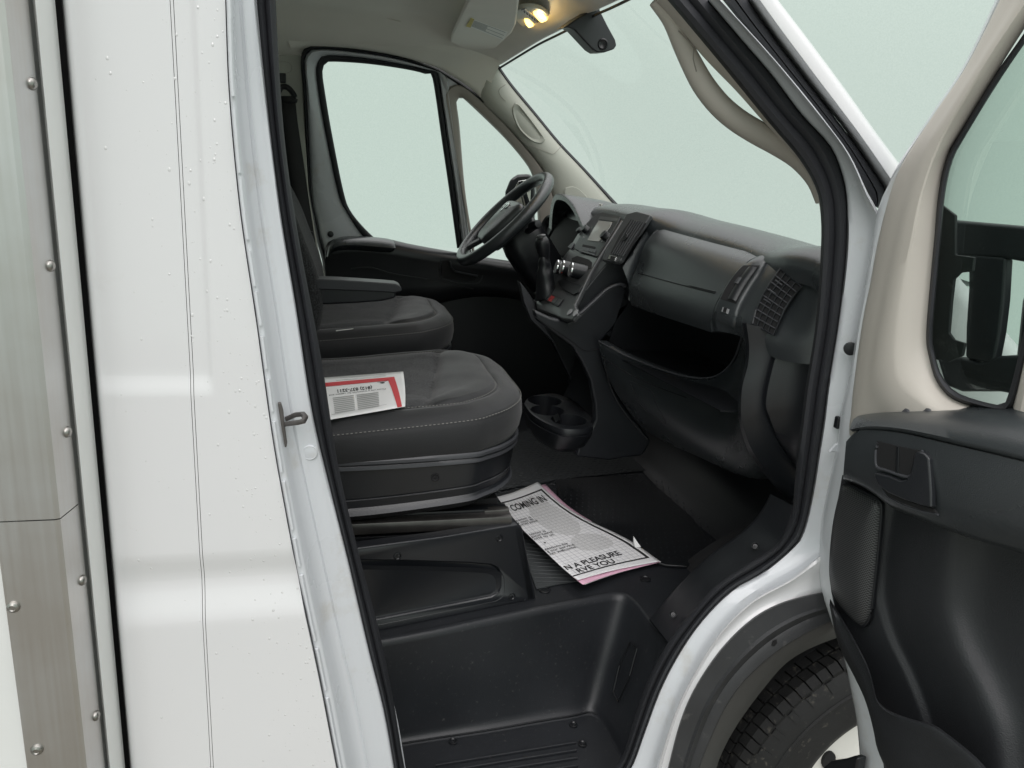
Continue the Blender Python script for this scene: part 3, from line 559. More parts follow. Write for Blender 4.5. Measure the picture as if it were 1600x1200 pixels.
# inner panel: upper roll, armrest, handle, lower skin
PT = [(508, 392), (512, 378), (530, 370), (560, 369), (600, 372), (640, 381), (700, 392), (760, 402), (800, 408), (850, 414), (900, 425)]
PM = [(508, 418), (512, 405), (530, 398), (560, 396), (600, 398), (640, 404), (700, 414), (760, 424), (800, 430), (850, 436), (900, 445)]
PB_ = [(512, 520), (520, 500), (540, 492), (600, 490), (680, 470), (740, 460), (790, 462), (820, 468), (860, 480), (880, 490), (900, 500)]
pt_, pm_, pb_ = pxc(PT, 50), pxc(PM, 50), pxc(PB_, 50)
def F2_(A, d): return [PY(p.x, p.y, FY+d) for p in A]
pan = loft('inner_panel', [F2_(pt_, .05), F2_(pt_, .0), F2_(mid(pt_, pm_, .15), -.035), F2_(mid(pt_, pm_, .5), -.05), F2_(pm_, -.05), F2_(mid(pm_, pb_, .1), -.045), F2_(mid(pm_, pb_, .6), -.05), F2_(pb_, -.045), F2_(mid(pm_, pb_, 1.1), -.02)], BLKS, fd, smooth=60)
PR0 = [(510, 400), (515, 382), (530, 373), (560, 371), (600, 374), (615, 378), (618, 386)]; PR1 = [(512, 404), (520, 394), (535, 391), (560, 391), (595, 394), (612, 394), (618, 388)]
pq0, pq1 = pxc(PR0, 40), pxc(PR1, 40)
loft('elbow_roll', [F2_(mid(pq0, pq1, t), d) for t, d in ((-.1, -.01), (0, -.05), (.2, -.075), (.6, -.085), (.9, -.075), (1, -.05))], DSH, fd, smooth=60)
LQ = [(512, 420), (520, 700), (600, 720), (820, 720), (1010, 730), (1010, 455), (900, 440)]
plate('lower_skin', [PY(a, b, FY-.01) for a, b in LQ], (0, .02, 0), BLKS, fd)
plate('handle_cup', [PY(a, b, FY-.0515) for a, b in ((692, 407), (700, 406), (704, 408), (706, 420), (712, 424), (746, 430), (742, 438), (730, 440), (692, 434), (689, 428))], (0, -.003, 0), DARK, fd, bevel=.001)
sweep('handle_lever', [PY(a, b, FY-.058) for a, b in ((703, 408), (705, 418), (711, 424), (730, 428), (746, 431))], rrect(.008, .006, .8, 2), BLK, fd)
sweep('handle_frame', [PY(p.x, p.y, FY-.055) for p in cat([Vector((a, b, 0)) for a, b in ((690, 406), (687, 420), (690, 433), (710, 440), (738, 443), (750, 440), (754, 430))], 24)], rrect(.004, .004, .8, 2), BLK, fd)
sweep('panel_crease', [PY(p.x, p.y, FY-.052) for p in cat([Vector((a, b, 0)) for a, b in ((548, 420), (580, 418), (615, 428), (690, 440), (740, 452))], 24)], rrect(.006, .004, .8, 2), BLKS, fd)
# B-pillar trim behind the driver, belt and guide
bp_ = plate('driver_side_pillar', [PY(a, b, 1.78) for a, b in ((300, 40), (470, 76), (472, 100), (476, 200), (482, 300), (496, 385), (510, 440), (520, 720), (300, 720))], (0, .03, 0), PILL, TRUCK); lab(bp_, 'pale pillar trim behind the driver seat')
sweep('trim_seam', [PY(p.x, p.y, 1.7795) for p in cat([Vector((a, b, 0)) for a, b in ((428, 97), (448, 97), (455, 102), (455, 110), (448, 114), (428, 114))], 24)], rrect(.0012, .0012, .5, 1), BEIG2, bp_)
sb = obj('seat_belt', *((lambda r: ([p for q in r for p in q], gridf(len(r), 2)))([[PY(a, y, d), PY(b, y, d)] for a, b, y, d in ((432, 461, 150, 1.74), (434, 465, 190, 1.74), (438, 474, 250, 1.74), (444, 484, 320, 1.74), (450, 493, 380, 1.73), (462, 502, 440, 1.72))])), BELT, TRUCK, solid=.002); lab(sb, 'black driver seat belt on the far pillar')
box('belt_slider', PY(442, 122, 1.765), (.02, .02, .03), BLKS, sb); sweep('belt_guide', [PY(p.x, p.y, 1.745) for p in cat([Vector((a, b, 0)) for a, b in ((434, 146), (440, 136), (450, 137), (459, 148), (461, 156), (455, 160), (436, 158))], 24)], circ(.009, 8), BLKS, sb)
sweep('belt_buckle_tongue', [PY(a, b, 1.70) for a, b in ((476, 374), (484, 374), (483, 385), (476, 385))], rrect(.004, .004, .5, 1), SILV, sb, closed=True)
box('belt_cover', PY(478, 366, 1.71), (.05, .02, .02), BLKS, sb)
lathe('pillar_plug', PF(516.5, 366, -.012), -EY, [(.011, -.004), (.011, .002), (.007, .003), (.0001, .003)], BLKS, fd, n=14)
# far windscreen pillar trim
A0 = [(752, 120), (752, 156), (802, 207), (847, 262), (862, 295), (870, 330), (876, 370)]
A1 = [(776, 102), (800, 134), (838, 180), (875, 225), (912, 264), (945, 300), (985, 345)]
fa = far('driver_pillar_trim', A0, A1, ((-.04, .03), (0, -.004), (.08, -.016), (.3, -.030), (.6, -.030), (.85, -.015), (1.0, .004), (1.02, .03)), PILL, TRUCK, n=40, smooth=60); lab(fa, 'pale trim on the far windscreen pillar')
far('screen_edge', [(779, 101), (800, 131), (838, 177), (875, 222), (912, 261), (945, 297), (990, 345)], [(774, 103), (797, 136), (835, 182), (872, 227), (909, 266), (942, 302), (982, 347)], ((0, .01), (.5, -.004), (1, .0)), RUB, fa, n=30, smooth=60)
gc = [PF(p.x, p.y, -.031) for p in pxc([(800, 168), (806, 160), (818, 172), (848, 212), (851, 220), (845, 225), (830, 220), (812, 203), (802, 182), (800, 168)], 40)[:-1]]
cg = sum(gc, Vector())/len(gc)
loft('grip_recess', [gc]+[[cg+(p-cg)*k+EY*h for p in gc] for k, h in ((.94, -.003), (.86, -.002), (.7, .003), (.02, .004))], PILL, fa, ring=True, smooth=30)
for pts in (((812, 218), (830, 228), (858, 239), (866, 240), (878, 227)), ((790, 158), (782, 150), (780, 140), (790, 132))):
    sweep('trim_seam', [PF(p.x, p.y, -.0315) for p in pxc(pts, 20)], rrect(.0013, .0013, .5, 1), BEIG2, fa)
ab = [PF(p.x, p.y, -.028) for p in pxc([(882, 293), (895, 291), (908, 298), (918, 312), (890, 312), (881, 304), (882, 293)], 30)[:-1]]; ca = sum(ab, Vector())/len(ab)
loft('airbag_tab', [ab]+[[ca+(p-ca)*k-EY*.004 for p in ab] for k in (.9, .5, .02)], PILL, fa, ring=True)
# outside mirror beyond the far quarter window
fm = plate('driver_mirror', [PY(a, b, 2.12) for a, b in ((789, 330), (789, 300), (797, 280), (808, 273), (826, 272), (834, 280), (836, 300), (834, 355), (795, 360))], (.03, .10, 0), BLKS, TRUCK, bevel=.012); lab(fm, 'driver side door mirror seen past the steering wheel')
plate('mirror_glass', [PY(a, b, 2.118) for a, b in ((796, 330), (800, 300), (810, 283), (826, 280), (829, 298), (827, 350), (800, 352))], (0, -.003, 0), MIRR, fm, bevel=.001)
# ================================================================== roof lining, visor, lamp, screen
hl = []
for x, zc, ze in ((-.5, 2.06, 1.90), (-.3, 2.07, 1.92), (-.1, 2.085, 1.945), (.1, 2.09, 1.955), (.25, 2.085, 1.955), (.38, 2.075, 1.945), (.48, 2.06, 1.935), (.56, 2.045, 1.925), (.60, 2.04, 1.92)):
    r_ = []
    for j in range(41):
        u = -1+2*j/40; y = .98+u*.80; k = 1-abs(u)**3.2
        z = ze+(zc-ze)*k+.018*math.exp(-((abs(u)-.72)/.09)**2)*(1 if x < .45 else .3)
        xx = x+(.12*(1-u*u) if x > .4 else .12*(1-u*u)*sstep(-.5, .4, x))
        r_.append(Vector((xx, y, z)))
    hl.append(r_)
fr = cat([(.582, 1.76, 1.962), (.602, 1.55, 1.981), (.623, 1.4, 1.998), (.642, 1.25, 2.008), (.655, 1.1, 2.016), (.662, .98, 2.022), (.655, .86, 2.016), (.642, .71, 2.008), (.623, .56, 1.998), (.602, .41, 1.981), (.50, .2, 1.955)], 41)[::-1]
hl = hl[:5]+[[a.lerp(b_, t)+EZ*.02*math.sin(math.pi*t) for a, b_ in zip(hl[4], fr)] for t in (.3, .6, .85)]+[fr, [p+Vector((.012, 0, .012)) for p in fr]]
head = loft('headliner', hl, HEAD, TRUCK, dens=40, smooth=70); lab(head, 'grey cloth roof lining')
sweep('windscreen_top_edge', [p+Vector((.004, 0, -.002)) for p in fr], rrect(.006, .006, .6, 2), RUB, head)
he0 = pxc([(455, 76), (487, 71), (537, 73), (612, 85), (675, 103), (700, 115), (735, 138), (756, 158)], 40); he1 = pxc([(440, 40), (487, 50), (540, 50), (612, 58), (680, 72), (715, 82), (752, 92), (780, 101)], 40)
loft('roof_edge', [[PF(p.x, p.y, -.004) for p in he0], [PF(p.x, p.y, -.014) for p in mid(he0, he1, .1)], [PF(p.x, p.y, -.03) for p in mid(he0, he1, .5)], [PF(p.x, p.y, -.05) for p in he1], [PF(p.x, p.y-25, -.06) for p in he1]], HEAD, head, dens=20, smooth=70)
for pts_, r_r in (([(512, 14), (530, 15), (560, 18), (592, 24), (614, 31), (626, 34)], .006), ([(505, 10), (540, 9), (590, 15), (625, 28)], .004)):
    sweep('roof_recess_lip', [PY(p.x, p.y, 1.58) for p in pxc(pts_, 30)], circ(r_r, 8), HEAD, head, scale=[.2+.8*math.sin(math.pi*i/29) for i in range(30)])
# sun visor with its label, lit lamp, mirror stem
vis = [PZ(a, b, 2.0) for a, b in ((704, 66), (706, 54), (729, 4), (734, -4), (812, -6), (806, 40), (800, 52), (775, 75), (752, 88), (746, 89), (740, 84))]
vs = plate('sun_visor', vis, (0, 0, .012), HEAD, head, bevel=.006)
def PV(px, py, dz=0): return PZ(px, py, 2.0-dz)
plate('visor_label', [PV(a, b, .0004) for a, b in ((739, 30), (793, 50), (787, 63), (733, 41))], (0, 0, -.0006), LAB, head, bevel=0)
plate('visor_label_band', [PV(a, b, .0012) for a, b in ((736, 28), (741, 30), (735, 43), (728, 41))], (0, 0, -.0006), YEL, head, bevel=0)
for k in range(7):
    t0_, t1_ = .10+k*.12, .16+k*.12
    A_, B_ = Vector((739, 30)), Vector((733, 41)); C_, D_ = Vector((793, 50)), Vector((787, 63))
    p = [A_.lerp(C_, .05).lerp(B_.lerp(D_, .05), t0_), A_.lerp(C_, .45 if k % 3 else .95).lerp(B_.lerp(D_, .45 if k % 3 else .95), t0_), A_.lerp(C_, .45 if k % 3 else .95).lerp(B_.lerp(D_, .45 if k % 3 else .95), t1_), A_.lerp(C_, .05).lerp(B_.lerp(D_, .05), t1_)]
    plate('visor_print', [PV(q.x, q.y, .0014) for q in p], (0, 0, -.0003), INKG, head, bevel=0)
pn = Vector((.22, 0, -1)).normalized(); p0 = PZ(836, 28, 2.015)
def PL(px, py, w=0): return onp(px, py, p0+pn*w, pn)
def lpl(name, pts, w, th, m, parent, bevel=.001, n=0):
    q = [PL(p[0], p[1], w) for p in (pxc(list(pts)+[pts[0]], n)[:-1] if n else pts)]
    return plate(name, q, pn*th, m, parent, bevel=bevel)
lm = lpl('roof_lamp', [(800, 20), (808, 8), (830, 4), (850, 10), (866, 26), (868, 38), (855, 46), (835, 46), (815, 36)], -.022, .012, PILL, TRUCK, .004, 30); lab(lm, 'roof lamp with two lit amber bulbs')
lpl('lamp_switch_panel', [(814, 14), (820, 12), (846, 32), (843, 38), (836, 37)], -.011, .004, SILV, lm)
for k in range(6): lpl('switch_dot', [(818+k*4, 17+k*3), (820+k*4, 17+k*3), (821+k*4, 20+k*3), (819+k*4, 20+k*3)], -.0065, .0008, INK, lm, 0)
lpl('reading_bulb', [(833, 17), (840, 15), (850, 21), (856, 30), (852, 34), (842, 28)], -.012, .009, AMB, lm, .002, 20)
lpl('reading_bulb', [(819, 28), (826, 29), (834, 37), (837, 43), (830, 42), (822, 35)], -.012, .009, AMB, lm, .002, 20)
lpl('bulb_core', [(841, 19), (848, 23), (852, 29), (847, 28), (842, 24)], -.0028, .001, AMB2, lm, 0, 16)
ms = plate('mirror_stem', [PY(a, b, 1.0) for a, b in ((880, 44), (900, 30), (937, 8), (938, 16), (950, 40), (962, 62), (964, 71), (960, 77), (945, 82), (934, 82), (926, 77), (910, 60), (898, 47), (890, 43))], (-.01, .04, 0), BLK, TRUCK, bevel=.005); lab(ms, 'black mirror mount at the top of the windscreen')
lathe('mount_button', PY(942, 69, .999), Vector((-.3, -1, 0)), [(.014, -.004), (.014, .003), (.011, .005), (.008, .003), (.0001, .003)], BLKS, ms, n=18)
# windscreen glass between the pillars
WT = [(.50, .16, 1.955), (.60, .45, 2.03), (.70, .98, 2.06), (.66, 1.45, 2.02), (.575, 1.76, 1.965)]; WBm = [(.98, .10, 1.50), (1.10, .45, 1.49), (1.17, .98, 1.485), (1.14, 1.45, 1.49), (1.055, 1.83, 1.50)]
gt, gb = cat(WT, 24), cat(WBm, 24)
ws = loft('windscreen', [[a.lerp(b_, t)+Vector((.05, 0, .04))*math.sin(math.pi*t) for a, b_ in zip(gt, gb)] for t in [i/12 for i in range(13)]], GLASS, TRUCK, smooth=70); lab(ws, 'clear windscreen')
# near windscreen pillar trim with grab handle
NA = [(1012, -10), (1044, 22), (1086, 74), (1112, 103), (1150, 142), (1182, 178), (1215, 215), (1255, 262), (1278, 310), (1284, 360)]
NB = [(1050, -10), (1062, 10), (1110, 70), (1140, 106), (1170, 144), (1210, 194), (1236, 226), (1262, 258), (1288, 305), (1296, 360)]
na, nb = pxc(NA, 40), pxc(NB, 40)
nt = loft('pillar_trim', [pr(na, nb, t, d) for t, d in ((0, .22), (0, .17), (.1, .16), (.6, .14), (1.0, .13), (1.2, .13))], BEIGE, TRUCK, smooth=60); lab(nt, 'beige passenger pillar trim with grab handle')
hpth = [(1022, 2, 14), (1046, 32, 18), (1066, 70, 24), (1083, 104, 27), (1100, 134, 29), (1124, 164, 30), (1152, 188, 31), (1186, 209, 32), (1218, 228, 30), (1248, 252, 24), (1270, 284, 16), (1280, 316, 10)]
hp = cat([Vector(h) for h in hpth], 40)
sweep('grab_handle', [PY(h.x, h.y, .185) for h in hp], circ(.5, 14, .62), BEIGE, nt, up=EY, scale=[h.z/F*1.5 for h in hp], smooth=60)
for pts in (((1060, 48), (1078, 66), (1086, 74)), ((1084, 76), (1083, 92), (1088, 112))):
    sweep('trim_seam', [PY(a, b, .166) for a, b in pts], rrect(.0013, .002, .5, 1), BEIG2, nt)
# ================================================================== floor, step and mat
FZ = .72
lipx = [(585, 1004), (680, 986), (760, 969), (860, 949), (940, 933), (962, 929), (978, 931), (992, 942), (1004, 957), (1020, 979), (1042, 1004), (1060, 1030)]
lipc = [PZ(p.x, p.y, FZ) for p in pxc(lipx, 60)]
botx = [(605, 1162), (680, 1150), (760, 1138), (840, 1124), (895, 1115), (915, 1110), (927, 1112), (937, 1121), (948, 1137), (958, 1156), (972, 1182), (990, 1220)]
botc = [PZ(p.x, p.y, .475) for p in pxc(botx, 60)]
inw = Vector((-.25, 1, 0)).normalized()
def offs(c, d): return [p+Vector((d*.35*sstep(.5, 1, i/59)*2.2, d*(1-sstep(.72, .95, i/59)), 0)) for i, p in enumerate(c)]
well = loft('step_well', [[p+Vector((0, 0, 0)) for p in offs(lipc, .016)], offs(lipc, .006), [a+EZ*-.003 for a in lipc]]+[[a.lerp(b_, t)+EZ*(-.003) for a, b_ in zip(lipc, botc)] for t in (.05, .3, .6, .9)]+[[b_+EZ*.012 for b_ in botc], [b_+EZ*.003+Vector((0, -.006, 0)) for b_ in botc], [b_+Vector((-.004, -.016, 0)) for b_ in botc]], BLKT, TRUCK, smooth=70); lab(well, 'black plastic step well with ribbed tread')
stp = [b_+Vector((0, -.012, -.0005)) for b_ in botc]+[Vector((.62, -.03, .4745)), Vector((.02, -.03, .4745)), Vector((.02, .27, .4745))]
obj('step_tread', stp, [tuple(range(len(stp)))], BLKT, well, smooth=0, solid=.01)
for k in range(6):
    a = PZ(680+k*2-k*8, 1196+k*12, .477); b_ = PZ(900+k*1, 1160+k*12, .477)
    sweep('tread_rib', [a, b_], rrect(.006, .006, .6, 2), BLKT, well)
sweep('step_edge', [b_+Vector((0, -.010, .003)) for b_ in botc[:44]], rrect(.004, .004, .8, 2), BLKS, well)
for px, py in ((708, 1158), (896, 1132), (910, 1162)): screw(PZ(px, py, .477), EZ, .0075, well)
# pocket moulding in the front wall of the well
wq = [(958, 1080), (968, 1040), (984, 1004), (995, 1013), (984, 1056), (966, 1096)]
def wallpt(px, py, d):                                   # front wall of the well leans from lip to tread
    a, b_, c = PZ(1004, 957, FZ), PZ(1042, 1004, FZ), PZ(958, 1156, .475); n_ = (b_-a).cross(c-a).normalized()
    if n_.x > 0: n_ = -n_
    return onp(px, py, a+n_*d, n_)
sweep('well_moulding', [wallpt(a, b_, .004) for a, b_ in wq], rrect(.0035, .0035, .8, 2), BLKS, well, closed=True)
fl_ = [p+EZ*0 for p in offs(lipc, .015)]
far_y = 1.86
flo = obj('cab_floor', fl_+[Vector((.75, .13, FZ)), Vector((1.30, .13, FZ)), Vector((1.30, far_y, FZ)), Vector((-.45, far_y, FZ)), Vector((-.45, .25, FZ))], [tuple(range(len(fl_)+5))], BLKT, TRUCK, smooth=0, solid=.02); lab(flo, 'black cab floor with chequered rubber')
for px, py in ((851, 922), (1008, 905)): lathe('floor_cap', PZ(px, py, FZ+.001), EZ, [(.0135, -.002), (.0135, .0015), (.0115, .002), (.0105, .0005), (.0001, .0005)], BLKS, flo, n=20)
lathe('floor_cap', PZ(791, 758, FZ+.003), EZ, [(.012, -.002), (.012, .0015), (.009, .002), (.008, .0005), (.0001, .0005)], GRY, flo, n=20)
MATG = mat('grey_rubber_floor', (.030, .034, .037), .5, bump=.2, bscale=300, var=.1, vscale=12)
ck = obj('rubber_floor', [PZ(a, b_, FZ+.004) for a, b_ in ((770, 690), (860, 660), (960, 690), (1010, 735), (880, 748), (800, 762), (740, 775), (780, 930), (836, 938), (900, 915), (860, 880), (820, 830))][:7]+[Vector((.42, .38, FZ+.004)), Vector((.30, .45, FZ+.004)), Vector((.30, 1.4, FZ+.004))], [tuple(range(10))], MATG, flo, smooth=0)
V = []; Fc = []                                           # raised lozenges of the chequer pattern
for i in range(-2, 34):
    for j in range(0, 40):
        c = Vector((.36+.022*i+(.011 if j % 2 else 0), .72+.019*j, FZ+.004)); d1 = Vector((.008, .004, 0)) if (i+j) % 2 else Vector((.008, -.004, 0)); d2 = Vector((-d1.y, d1.x, 0)).normalized()*.0028
        if c.x > .95: continue
        k = len(V); V += [c+d1, c+d2, c-d1, c-d2]+[c+d1*.7+EZ*.0011, c+d2*.7+EZ*.0011, c-d1*.7+EZ*.0011, c-d2*.7+EZ*.0011]
        Fc += [(k, k+1, k+5, k+4), (k+1, k+2, k+6, k+5), (k+2, k+3, k+7, k+6), (k+3, k, k+4, k+7), (k+4, k+5, k+6, k+7)]
o = obj('chequer_studs', V, Fc, MATG, flo, smooth=0); o['kind'] = 'stuff'
mt = plate('floor_mat', [PZ(a, b_, FZ+.003) for a, b_ in ((868, 752), (960, 745), (1025, 762), (1080, 810), (1116, 859), (1072, 888), (1040, 886), (985, 868), (930, 860), (880, 820))], (0, 0, .006), BLKS, flo, bevel=.002)
RIB = mat('ribbed_grey_rubber', (.045, .050, .052), .5, bump=.3, bscale=400, var=.1, vscale=10)
rb = plate('ribbed_strip', [PZ(a, b_, FZ+.002) for a, b_ in ((800, 815), (820, 820), (870, 870), (908, 908), (870, 914), (838, 921))], (0, 0, .002), RIB, flo, bevel=0)
for k in range(16):
    a_, b_ = Vector((806+k*2.0, 818+k*6.0)), Vector((822+k*5.6, 826+k*5.5)); sweep('floor_rib', [PZ(a_.x, a_.y, FZ+.0045), PZ(b_.x, b_.y, FZ+.0045)], rrect(.003, .0016, .5, 1), RIB, flo)
V = []; Fc = []
for i in range(26):
    for j in range(22):
        c = Vector((.64+.018*i+(.009 if j % 2 else 0), .52+.026*j, FZ+.009))
        if c.x-.64 > .36+(c.y-.52)*.1 or c.y > 1.0: continue
        k = len(V); r_ = .0022; V += [c+Vector((r_*1.6, r_, 0)), c+Vector((-r_*.6, r_, 0)), c+Vector((-r_*1.6, -r_, 0)), c+Vector((r_*.6, -r_, 0)), c+EZ*.0016]
        Fc += [(k, k+1, k+4), (k+1, k+2, k+4), (k+2, k+3, k+4), (k+3, k, k+4)]
o = obj('mat_studs', V, Fc, BLK, flo, smooth=0); o['kind'] = 'stuff'
# toe board, side kick trim with screws
tb = loft('toe_board', [[Vector((.99+.02*math.sin(i), 1.78-.18*i, FZ+.002)) for i in range(10)], [Vector((1.02, 1.78-.18*i, FZ+.02)) for i in range(10)], [Vector((1.12, 1.78-.18*i, .86)) for i in range(10)], [Vector((1.17, 1.78-.18*i, 1.25)) for i in range(10)]], BLKS, TRUCK, dens=24, smooth=60); lab(tb, 'dark toe board of the footwell')
plate('bulkhead', [Vector((1.2, .12, .70)), Vector((1.2, far_y, .70)), Vector((1.2, far_y, 1.45)), Vector((1.2, .12, 1.45))], (.02, 0, 0), DARK, tb)
kc = [(1015, 967), (1032, 948), (1060, 916), (1092, 884), (1120, 860), (1152, 838), (1180, 812), (1198, 785), (1204, 772)]
ko = [(1046, 1006), (1062, 985), (1082, 958), (1118, 920), (1164, 888), (1212, 856), (1228, 832), (1238, 806), (1243, 792)]
ka, kb = pxc(kc, 30), pxc(ko, 30)
ktr = loft('sill_trim', [[PY(a.x+(b_.x-a.x)*t, a.y+(b_.y-a.y)*t, y+.06*(1-t)*(1-i/29)) for i, (a, b_) in enumerate(zip(ka, kb))] for t, y in ((-.02, .30), (0, .21), (.06, .20), (.5, .155), (.9, .115), (1.0, .105), (1.05, .12))], BLKT, TRUCK, smooth=60); lab(ktr, 'black sill trim with two screws')
for px, py, yy in ((1052, 960, .150), (1180, 853, .135)): screw(PY(px, py, yy+.004), Vector((-.35, -.6, .7)), .0055, ktr, BLKS)
# ================================================================== seats
def plan(x0, x1, y0, y1, r, n=72, fr=None):
    """rounded rectangle seen from above, big corner radius at the front"""
    out = []; rb = .05; w = (y1-y0)/2; yc = (y0+y1)/2
    pts = [(x0, yc)]
    pts += [(x0, y0+rb), (x0+rb*.3, y0+rb*.3), (x0+rb, y0)]
    pts += [(x1-r*1.25, y0+.0), (x1-r*.62, y0+r*.16), (x1-r*.20, y0+r*.55), (x1-r*.02, y0+r*1.05), (x1, yc), (x1-r*.02, y1-r*1.05), (x1-r*.20, y1-r*.55), (x1-r*.62, y1-r*.16), (x1-r*1.25, y1)]
    pts += [(x0+rb, y1), (x0+rb*.3, y1-rb*.3), (x0, y1-rb)]
    return cat([Vector((a, b_, 0)) for a, b_ in pts], n, True)
def seat(name, label, dx, dy, full=True):
    NP = 144; x0, x1, y0, y1 = -.22+dx, .416+dx, .362+dy, .905+dy; yc = (y0+y1)/2; O = plan(x0, x1, y0, y1, .145, NP); cx = Vector(((x0+x1)/2, yc, 0))
    def tilt(x): return .09*(x-dx-.18)
    def inset(d, z, k=1):
        r_ = []
        for p in O:
            v = p-cx; l = v.length; q = cx+v*(max(.01, l-d)/l); r_.append(Vector((q.x, q.y, z+tilt(q.x)*k)))
        return r_
    rings = [inset(.03, 1.062), inset(.008, 1.066), inset(0, 1.082), inset(-.004, 1.106), inset(-.002, 1.128), inset(.004, 1.144), inset(.007, 1.146), inset(.010, 1.149), inset(.022, 1.158), inset(.040, 1.164), inset(.050, 1.164), inset(.054, 1.159), inset(.060, 1.163)]+[inset(.064+.226*k/29, 1.1645+.003*math.sin(math.pi*min(1, k/8))-.0095*sstep(4, 20, k)) for k in range(30)]
    # seam across the cushion between smooth front pad and flecked cloth
    def seamx(y): return dx+.235+.10*((y-yc)/.27)**2*(-1 if y < yc else 1)*0 + .05*((y-yc)/.27)
    V = []; idx = []
    for ri, r_ in enumerate(rings):
        for p in r_:
            if ri >= 12:
                d = abs(p.x-seamx(p.y)); p = p-EZ*.009*math.exp(-(d/.008)**2)
                if p.x > seamx(p.y): p = p+EZ*.008*(1-math.exp(-(d/.03)**2))*(.3 if ri < 13 else 1)
            w_ = 00.0005*math.sin(31*p.x+7*p.y+dy)*math.sin(27*p.y-5*p.x)+.0003*math.sin(83*p.x+19*p.y)*math.sin(61*p.y+13*dx)
            V.append(p+EZ*w_*(1.6 if ri > 8 else 1)+Vector((0, w_*.8 if ri < 6 else 0, 0)))
    Fc = gridf(len(rings), NP, False, True); Fc.append(tuple((len(rings)-1)*NP+j for j in range(NP)))
    for f in Fc:
        c = sum((V[i] for i in f), Vector())/len(f); ri = f[0]//NP
        idx.append(1 if (ri >= 11 and c.x < seamx(c.y)) else 0)
    st = obj(name, V, Fc, [LEATH, CLOTH], TRUCK, smooth=60, fi=idx); lab(st, label)
    # stitching: short dashes along two seams
    def stitch(ring, up_):
        P = lin(ring+[ring[0]], 520); SV = []; SF = []
        for i in range(0, 516, 2):
            a, b_ = P[i]+EZ*up_, P[i+1]+EZ*up_
            if a.x < -.02+dx: continue
            d = (b_-a).normalized(); s_ = d.cross(EZ)*.0011; k = len(SV)
            SV += [a+s_, a-s_, b_-s_, b_+s_, a+EZ*.0011, b_+EZ*.0011]; SF += [(k, k+4, k+5, k+3), (k+1, k+2, k+5, k+4), (k, k+1, k+4), (k+2, k+3, k+5)]
        return SV, SF
    a_, b_ = merge([stitch(inset(.0005, 1.1405), .0003), stitch(inset(.058, 1.1625), .0006)])
    o = obj('stitching', a_, b_, STI, st, smooth=0); o['kind'] = 'stuff'
    # shield below the cushion
    def ring2(d, z0, z1): return [Vector((p.x, p.y, z0+(z1-z0)*sstep(dx-.0, dx+.42, p.x))) for p in inset(d, 0, 0)]
    loft('seat_shield', [ring2(.02, 1.075, 1.085), ring2(.004, 1.072, 1.082), ring2(.001, 1.068, 1.078), ring2(.001, 1.062, 1.072), ring2(.006, 1.060, 1.070), ring2(.003, 1.057, 1.067), ring2(.002, 1.050, 1.060), ring2(.008, 1.048, 1.056), ring2(.010, 1.030, 1.04), ring2(.014, .985, 1.012), ring2(.018, .983, 1.010), ring2(.014, .980, 1.007), ring2(.018, .962, .990), ring2(.014, .956, .984), ring2(.010, .948, .978), ring2(.016, .942, .972), ring2(.03, .930, .96), ring2(.08, .930, .955)], [GRY if full else BLK, BLK], st, ring=True, smooth=35, fi=None)
    return st, inset
ps_, _ = seat('passenger_seat', 'black cloth passenger seat nearest the open door', 0, 0)
sh = [c for c in ps_.children if c.name.startswith('seat_shield')][0]
for p in sh.data.polygons: p.material_index = 0 if (p.index//144) in (1, 2, 5, 13) else 1
screw(PY(680, 746, .3700), -EY, .007, ps_, DARK)
# slide rails
for nm, pts in (('seat_rail', ((540, 817), (640, 812), (700, 808), (744, 804), (797, 797))),):
    pass
RAIL = mat('rail_steel', (.12, .115, .11), .32, metal=.8, var=.15, vscale=30)
sweep('seat_rail', [PY(530, 824, .40), PY(797, 811, .40)], rrect(.03, .026, .25, 2), RAIL, ps_)
sweep('seat_rail', [PY(530, 806, .43), PY(790, 795, .43)], rrect(.03, .014, .3, 2), BLKS, ps_)
sweep('seat_rail', [PY(530, 840, .41), PY(798, 827, .41)], rrect(.03, .012, .3, 2), BLKS, ps_)
sweep('rail_cover', [PY(756, 799, .42), PY(794, 797, .42)], rrect(.02, .012, .4, 2), RAIL, ps_)
o = plate('paper_scrap', [PY(a, b_, .50) for a, b_ in ((756, 788), (766, 785), (770, 793), (763, 795))], (0, .001, 0), PAPER, None, bevel=0); o['label'] = 'tiny pale paper scrap stuck between seat shield and rail'; o['category'] = 'paper scrap'
box('seat_frame', (.17, .63, .915), (.38, .36, .05), DARK, ps_)
# pedestal
pa, pb2 = PZ(590, 986, FZ), PZ(836, 936, FZ); pd = (pb2-pa).normalized(); pnn = Vector((pd.y, -pd.x, 0))
def PP(px, py, w=0): return onp(px, py, pa+pnn*w, pnn)
pe = [PP(a, b_) for a, b_ in ((545, 859), (560, 856), (690, 839), (808, 820), (816, 824), (838, 936), (780, 948), (590, 987), (570, 990))]
ped = plate('seat_pedestal', pe, -pnn*.03, BLK, ps_, bevel=.005)
rq = [(540, 883), (640, 884), (740, 887), (774, 890), (784, 895), (788, 903), (789, 925), (785, 934), (774, 940), (690, 957), (590, 977), (560, 983)]
c_ = plate('c', [PP(a, b_, .02) for a, b_ in rq], -pnn*.028, BLK, None, bevel=0)
cut(ped, [c_])
def lpx(pts, n): return lin([Vector((a, b_, 0)) for a, b_ in pts], n)
rc = [PP(p.x, p.y, .0005) for p in lpx([(540, 883), (640, 884), (740, 887), (774, 890), (784, 895), (788, 903), (789, 925), (785, 934), (774, 940), (690, 957), (590, 977)], 90)]
